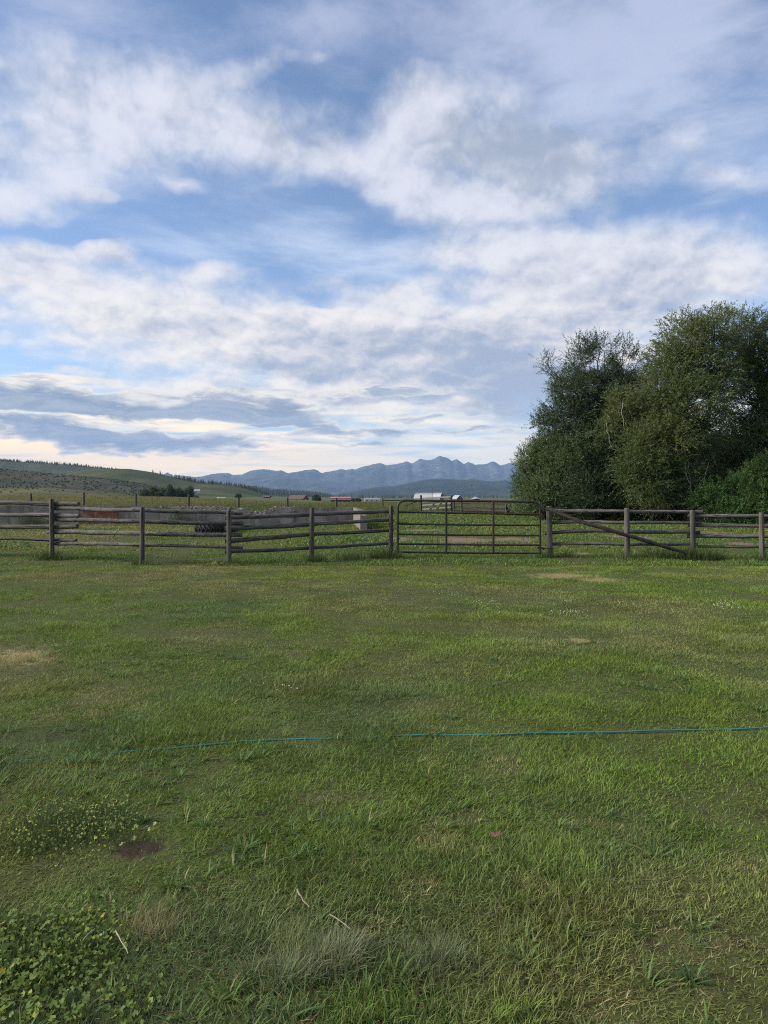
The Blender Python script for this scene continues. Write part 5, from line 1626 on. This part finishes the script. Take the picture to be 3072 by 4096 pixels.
# long tufts at the feet of the posts, and pale fine-leaved clumps on the lawn
def tuft(px, d, r, n, Lr, wr, cols, label, seed, lean_=.18, group=None, name='grass_tuft'):
    rng = np.random.default_rng(seed)
    x0 = (px - 1536) / F * d
    nc = 6
    ca, cq = rng.random(nc) * 2 * np.pi, r * .75 * np.sqrt(rng.random(nc)); ci = rng.integers(0, nc, n); csz = rng.uniform(.35, .75, nc)
    a = rng.random(n) * 2 * np.pi; q = r * csz[ci] * np.sqrt(rng.random(n))
    x = np.sin(ca[ci]) * cq[ci] * 1.25 + np.sin(a) * q; y = np.cos(ca[ci]) * cq[ci] * .8 + np.cos(a) * q * .8
    chh = rng.uniform(.6, 1.1, nc)[ci]; bend = rng.random(nc)[ci] * 2 * np.pi
    L = rng.uniform(*Lr, n) * (1.2 - .4 * q / r) * chh; w = rng.uniform(*wr, n)
    head = np.where(rng.random(n) < .4, a, np.where(rng.random(n) < .6, bend + rng.normal(0, .6, n), rng.random(n) * 2 * np.pi)); lean = np.abs(rng.normal(lean_, .2, n)) + .15 * q / r; droop = rng.uniform(.05, .8, n)
    k = rng.random(n)[:, None]
    col = (np.array(cols[0]) * (1 - k) + np.array(cols[1]) * k) * rng.uniform(.75, 1.2, (n, 1))
    z = gh(x + x0, y + d) - .01
    v, f, c = blades_np(x, y, z, L, w, head, lean, droop, col, 4, rng, col * 1.15)
    o = mesh_np(name, v, f, M_GRASS, c)
    o.location = (x0, d, 0)
    return tag(o, label, 'grass tuft', group)


TG = ((.065, .10, .028), (.15, .17, .06)); TD = ((.045, .075, .024), (.10, .125, .042)); TP = ((.20, .235, .13), (.30, .30, .175))
tuft(208, 16.7, .42, 535, (.10, .42), (.005, .010), TD, 'long dark grass tuft round the tall left post of the left fence', 301)
tuft(580, 15.5, .28, 229, (.08, .26), (.005, .010), TG, 'thin grass tuft at the second post from the left of the left fence', 302)
tuft(925, 15.6, .34, 331, (.08, .24), (.005, .010), TG, 'low grass tuft at the fence post in front of the tractor tyre', 303)
tuft(1255, 16.2, .34, 420, (.10, .34), (.005, .010), TG, 'grass tuft at the post next before the gate latch post', 304)
tuft(1425, 17.0, .55, 535, (.10, .42), (.005, .010), TG, 'wide loose grass tuft under the rails left of the latch post', 305, .2)
tuft(1556, 17.0, .42, 790, (.15, .52), (.005, .010), ((.08, .11, .035), (.17, .17, .07)), 'thick tall grass tuft at the gate latch post', 306, .25)
tuft(2225, 17.4, .42, 420, (.08, .30), (.005, .010), TD, 'grass tuft at the gate hinge post', 307)
tuft(2540, 16.8, .36, 382, (.10, .38), (.005, .010), TG, 'pale-stemmed grass tuft right of the post crossed by the brace pole', 308)
tuft(2650, 16.9, .50, 663, (.15, .46), (.005, .010), TD, 'dark grass tuft under the middle of the brace pole', 309)
tuft(2790, 16.7, .46, 918, (.20, .62), (.005, .010), TD, 'tallest dark grass tuft, round the foot of the brace pole', 310, .22)
tuft(3060, 16.4, .40, 484, (.12, .40), (.005, .010), TD, 'grass tuft at the post by the right edge', 311)
tuft(2900, 16.8, .40, 331, (.08, .24), (.005, .010), TG, 'low grass tuft between the two right-hand posts of the right fence', 312)
tuft(2450, 17.2, .30, 229, (.08, .24), (.005, .010), TG, 'small grass tuft left of the post crossed by the brace pole', 313)
tuft(645, gdx(645, 3700), .15, 900, (.03, .085), (.0012, .0026), ((.26, .25, .13), (.38, .33, .19)), 'pale buff fine-leaved grass clump, left of the other pale clumps', 321, .35, name='grass_clump')
tuft(1165, gdx(1165, 3850), .17, 1400, (.045, .125), (.0012, .0026), TP, 'tall pale grey-green wispy grass clump, middle of the pale clumps', 322, .35, name='grass_clump')
tuft(1735, gdx(1735, 3860), .14, 800, (.04, .105), (.0012, .0026), ((.16, .21, .115), (.24, .26, .14)), 'small grey-green wispy grass clump right of the fallen twig', 323, .4, name='grass_clump')
# ------------------------------------------------------------------ hose, flowers, weeds, twigs
M_HOSE = plain('teal_rubber_hose', (0.045, 0.185, 0.165), 0.5, 0.25, 6)
mb = MB()
hp = []
for x in np.arange(-2600, 5601, 25.0):
    y = float(np.interp(x, [p[0] for p in HOSE], [p[1] for p in HOSE])) + 1.2 * math.sin(x / 410.0)
    on = max([0.0] + [min(1.0, (x - a + 40) / 60, (b + 40 - x) / 60) for a, b in HOSE_SEEN])
    d = gdx(x, y)
    X = (x - 1536) / F * d
    hp.append((X, d, float(gh(X, d)) + .004 + .016 * max(0.0, on)))
hz_ = np.array([q[2] for q in hp]); hs_z = np.convolve(np.pad(hz_, 6, 'edge'), np.ones(13) / 13, 'valid')
hp = [(q[0], q[1], float(max(z - .004, b_ - .012))) for q, z, b_ in zip(hp, hs_z, hz_)]
mb.tube(hp, .0054, 8)
o = mb.build('garden_hose', M_HOSE, None, True)
tag(o, 'teal garden hose half sunk in the grass, running across the whole lawn', 'hose')

M_CLOV = plain('white_clover_bloom', (0.66, 0.63, 0.56), 0.8, 0.15, 40)
rng = np.random.default_rng(31)
V = []; Fc = []; b = 0
for cx, cy, rx, ry, n in ((2885, 2440, 62, 17, 70), (2275, 2457, 62, 13, 60), (2250, 2415, 40, 9, 22), (1925, 2418, 60, 10, 22), (1790, 2388, 50, 8, 14), (1090, 2770, 80, 18, 16), (2470, 2425, 30, 8, 8), (2000, 2460, 18, 5, 5)):
    for _ in range(int(n * .65)):
        px, py = cx + rng.normal() * rx * .62, cy + rng.normal() * ry * .5
        d = gd(py); X = (px - 1536) / F * d
        z = float(gh(X, d)) + rng.uniform(.055, .085); r = rng.uniform(.0035, .0065)
        V.append(np.array([(X + r, d, z), (X - r, d, z), (X, d + r, z), (X, d - r, z), (X, d, z + r), (X, d, z - r)]))
        Fc += [(b + i, b + j, b + k) for i, j, k in ((0, 2, 4), (2, 1, 4), (1, 3, 4), (3, 0, 4), (2, 0, 5), (1, 2, 5), (3, 1, 5), (0, 3, 5))]
        b += 6
tag(mesh_np('clover_flowers', np.vstack(V), np.array(Fc), M_CLOV), 'little white clover blooms in loose patches on the lawn', 'flowers', kind='stuff')


def lobed(px, d, r, hgt, n, size, cols, seed, yellow=None, edge=None):
    """clump of small rounded, scalloped leaves on thin stalks: returns leaf and stalk geometry in local space"""
    rng = np.random.default_rng(seed)
    x0 = (px - 1536) / F * d
    V = []; Fc = []; C = []; SV = []; SF = []; SC = []; b = 0; sb = 0; Y = []
    for _ in range(n):
        a = rng.random() * 6.283; q = r * math.sqrt(rng.random())
        x, y = math.sin(a) * q * 1.2, math.cos(a) * q
        g0 = float(gh(x + x0, y + d))
        h = hgt * (1 - .55 * (q / r) ** 2) * rng.uniform(.2, 1.25)
        c = np.array([x + rng.normal() * .02, y + rng.normal() * .02, g0 + h])
        s = size * rng.uniform(.5, 1.2)
        tilt = rng.normal(size=3) * .55 + np.array([0, -.25, 1]); tilt /= np.linalg.norm(tilt)
        u = np.cross(tilt, rng.normal(size=3)); u /= np.linalg.norm(u); w = np.cross(tilt, u)
        k = 9
        an = np.arange(k) / k * 5.6 + .35
        rr = s * (1 + .16 * np.cos(an * 4.5)) * rng.uniform(.85, 1.1, k)
        ring = c + (u * np.cos(an)[:, None] + w * np.sin(an)[:, None]) * rr[:, None] + tilt * (s * .22 * rng.random(k))[:, None]
        V.append(np.vstack([c[None], ring]))
        Fc += [(b, b + 1 + i, b + 2 + i) for i in range(k - 1)]
        m = np.array(cols[rng.integers(len(cols))]) * rng.uniform(.75, 1.25)
        if yellow and rng.random() < yellow:
            m = np.array([(.40, .36, .06), (.42, .30, .05), (.36, .38, .08)][rng.integers(3)])
        C.append(np.repeat(m[None], k + 1, 0)); b += k + 1
        st = np.array([x * .9, y * .9, g0]); t = .0022
        SV.append(np.array([st + (t, 0, 0), st - (t, 0, 0), c - (t * .6, 0, 0), c + (t * .6, 0, 0)])); SF.append((sb, sb + 1, sb + 2, sb + 3)); sb += 4
        SC.append(np.repeat(np.array([[.10, .13, .05]]), 4, 0))
    return x0, d, (np.vstack(V), np.array(Fc), np.vstack(C)), (np.vstack(SV), np.array(SF), np.vstack(SC))


def weed(name, label, parts, cat='weed'):
    x0, d = parts[0][0], parts[0][1]
    e = empty(name, (x0, d, float(gh(x0, d))), label, cat)
    for key in (2, 3):
        V = []; Fc = []; C = []; b = 0
        for p in parts:
            v, f, c = p[key]
            V.append(v + np.array([p[0] - x0, p[1] - d, -e.location.z])); Fc.append(f + b); C.append(c); b += len(v)
        o = mesh_np('leaves' if key == 2 else 'stalks', np.vstack(V), np.vstack(Fc), M_GRASS, np.vstack(C))
        o.parent = e
    return e


WG = [(.12, .185, .038), (.155, .22, .046), (.195, .25, .056), (.10, .155, .044)]
WY = [(.30, .33, .085), (.36, .35, .10), (.22, .27, .07), (.16, .22, .06)]
weed('mallow_weed', 'leafy bright green weed with round scalloped and yellowing leaves in the lower left corner',
     [lobed(120, gdx(120, 3830), .21, .065, 1000, .0078, WG, 401, .02), lobed(330, gdx(330, 3830), .15, .05, 480, .0075, WG, 402, .015), lobed(90, gdx(90, 3990), .17, .05, 340, .0105, WG, 403, .04),
      lobed(420, gdx(420, 4010), .15, .045, 190, .010, WG, 404, .04), lobed(10, gdx(10, 3790), .18, .06, 420, .0078, WG, 405, .02), lobed(400, gdx(400, 3690), .09, .045, 100, .008, WG, 406, .03)])
weed('yellow_weed', 'straggly yellow-green weed beside the bare soil hollow at left',
     [lobed(180, gdx(180, 3350), .20, .12, 330, .0055, WY, 411, .03), lobed(300, gdx(300, 3330), .22, .09, 220, .0055, WY, 412, .02), lobed(400, gdx(400, 3300), .17, .11, 160, .0065, WY, 413, .02), lobed(250, gdx(250, 3400), .20, .08, 120, .0055, WY, 414, .02),
      lobed(500, gdx(500, 3370), .08, .10, 50, .009, WY, 415, .03)])
for i, (x, y, r, s, lb) in enumerate(((110, 2092, .55, 21, 'dark weed clump at the foot of the concrete wall behind the leftmost rails'), (150, 2093, .5, 22, ''), (712, 2086, .45, 23, 'weed clump against the wall right of the rust-red patch'), (780, 2088, .30, 24, ''))):
    if lb:
        d = wd(x) - .45
        p_ = [lobed(x, d, r, .62, 330, .035, [(.05, .085, .03), (.08, .11, .04)], 420 + i), lobed(x + 55, d, r * .7, .4, 160, .035, [(.06, .095, .03), (.09, .12, .045)], 430 + i)]
        weed('wall_weed', lb, p_)
# low leafy weeds on the corral floor
V = []; Fc = []; C = []; b = 0
rng = np.random.default_rng(41)
for cx, cy, rx, ry, n in ((1850, 2105, 280, 16, 700), (2150, 2140, 200, 14, 300), (2550, 2120, 330, 14, 900), (2900, 2160, 180, 14, 300), (1650, 2190, 120, 12, 240), (1480, 2165, 120, 14, 350), (1250, 2175, 200, 16, 260), (60, 2190, 120, 14, 250), (1950, 2190, 220, 10, 240)):
    for _ in range(n):
        px, py = cx + rng.normal() * rx * .6, cy + rng.normal() * ry * .6
        if py < 2080 or py > 2222:
            continue
        d = gd(py); X = (px - 1536) / F * d; g0 = float(gh(X, d))
        c = np.array([X, d, g0 + rng.uniform(.03, .14)]); s = rng.uniform(.02, .045) * (d / 25) ** .5
        tl = rng.normal(size=3) * .6 + np.array([0, -.4, 1]); tl /= np.linalg.norm(tl)
        u = np.cross(tl, rng.normal(size=3)); u /= np.linalg.norm(u); w = np.cross(tl, u)
        an = np.arange(6) / 6 * 6.283
        V.append(c + (u * np.cos(an)[:, None] * 1.3 + w * np.sin(an)[:, None] * .8) * s)
        Fc.append([b + i for i in range(6)]); b += 6
        C.append(np.repeat((np.array([(.08, .14, .04), (.11, .165, .05), (.15, .185, .07)][rng.integers(3)]) * rng.uniform(.75, 1.25))[None], 6, 0))
tag(mesh_np('corral_weeds', np.vstack(V), np.array(Fc), M_GRASS, np.vstack(C)), 'low leafy weeds scattered over the corral floor', 'weeds', kind='stuff')

M_STRAWS = plain('dry_straw_stem', (0.33, 0.27, 0.18), 0.7, 0.25, 30)
M_TWIG = plain('pale_dead_stem', (0.26, 0.205, 0.16), 0.85, 0.35, 40)


def twig(name, pts, r, label, m=M_TWIG, cat='twig', up=.05):
    P_ = []
    for px, py in pts:
        d = gdx(px, py); X = (px - 1536) / F * d
        P_.append((X, d, float(gh(X, d)) + up))
    n = len(P_)
    mb = MB(); mb.tube(P_, [r * (1 - .5 * i / (n - 1)) * (1.25 if i % 2 else .9) for i in range(n)], 6)
    return tag(mb.build(name, m, None, True), label, cat)


twig('dead_twig', [(1188, 3612), (1196, 3632), (1206, 3642), (1212, 3660), (1228, 3674), (1238, 3686)], .0026, 'pale bent dead twig lying above the wispy grass clump')
twig('dead_twig', [(1318, 3710), (1340, 3722), (1362, 3738), (1382, 3752), (1402, 3772)], .0022, 'thin dead twig lying right of the wispy grass clump', up=.045)
twig('straw_stalk', [(462, 3808), (474, 3830), (486, 3856), (505, 3884), (512, 3905)], .0021, 'bent whitish straw stalk beside the leafy corner weed', M_STRAWS, 'stalk', .07)
twig('straw_stalk', [(332, 3888), (352, 3862), (380, 3838)], .0018, 'short dry straw stalk sticking out of the leafy corner weed', M_STRAWS, 'stalk', .10)
M_RED = plain('faded_red_leaf', (0.14, 0.066, 0.045), 0.85, 0.3, 60)
mb = MB(); d = gdx(1985, 3385); X = (1985 - 1536) / F * d; z = float(gh(X, d)) + .045
rnd = random.Random(8)
for i in range(9):
    a = rnd.random() * 6.28; x_, y_ = X + rnd.uniform(-.028, .028), d + rnd.uniform(-.02, .02); s = rnd.uniform(.006, .014)
    mb.prism([(x_ + s * math.cos(a), y_ + s * math.sin(a), z + rnd.uniform(0, .012)), (x_ + s * .6 * math.cos(a + 2), y_ + s * math.sin(a + 2), z + rnd.uniform(0, .01)), (x_ + s * math.cos(a + 4.2), y_ + s * .7 * math.sin(a + 4.2), z)], (0.001, 0.001, .003))
mb.tube([(X - .03, d, z), (X, d + .005, z + .006), (X + .032, d - .01, z)], .003, 5)
tag(mb.build('red_leaf', M_RED, None), 'shrivelled reddish dead leaf on the lawn right of centre', 'leaf')
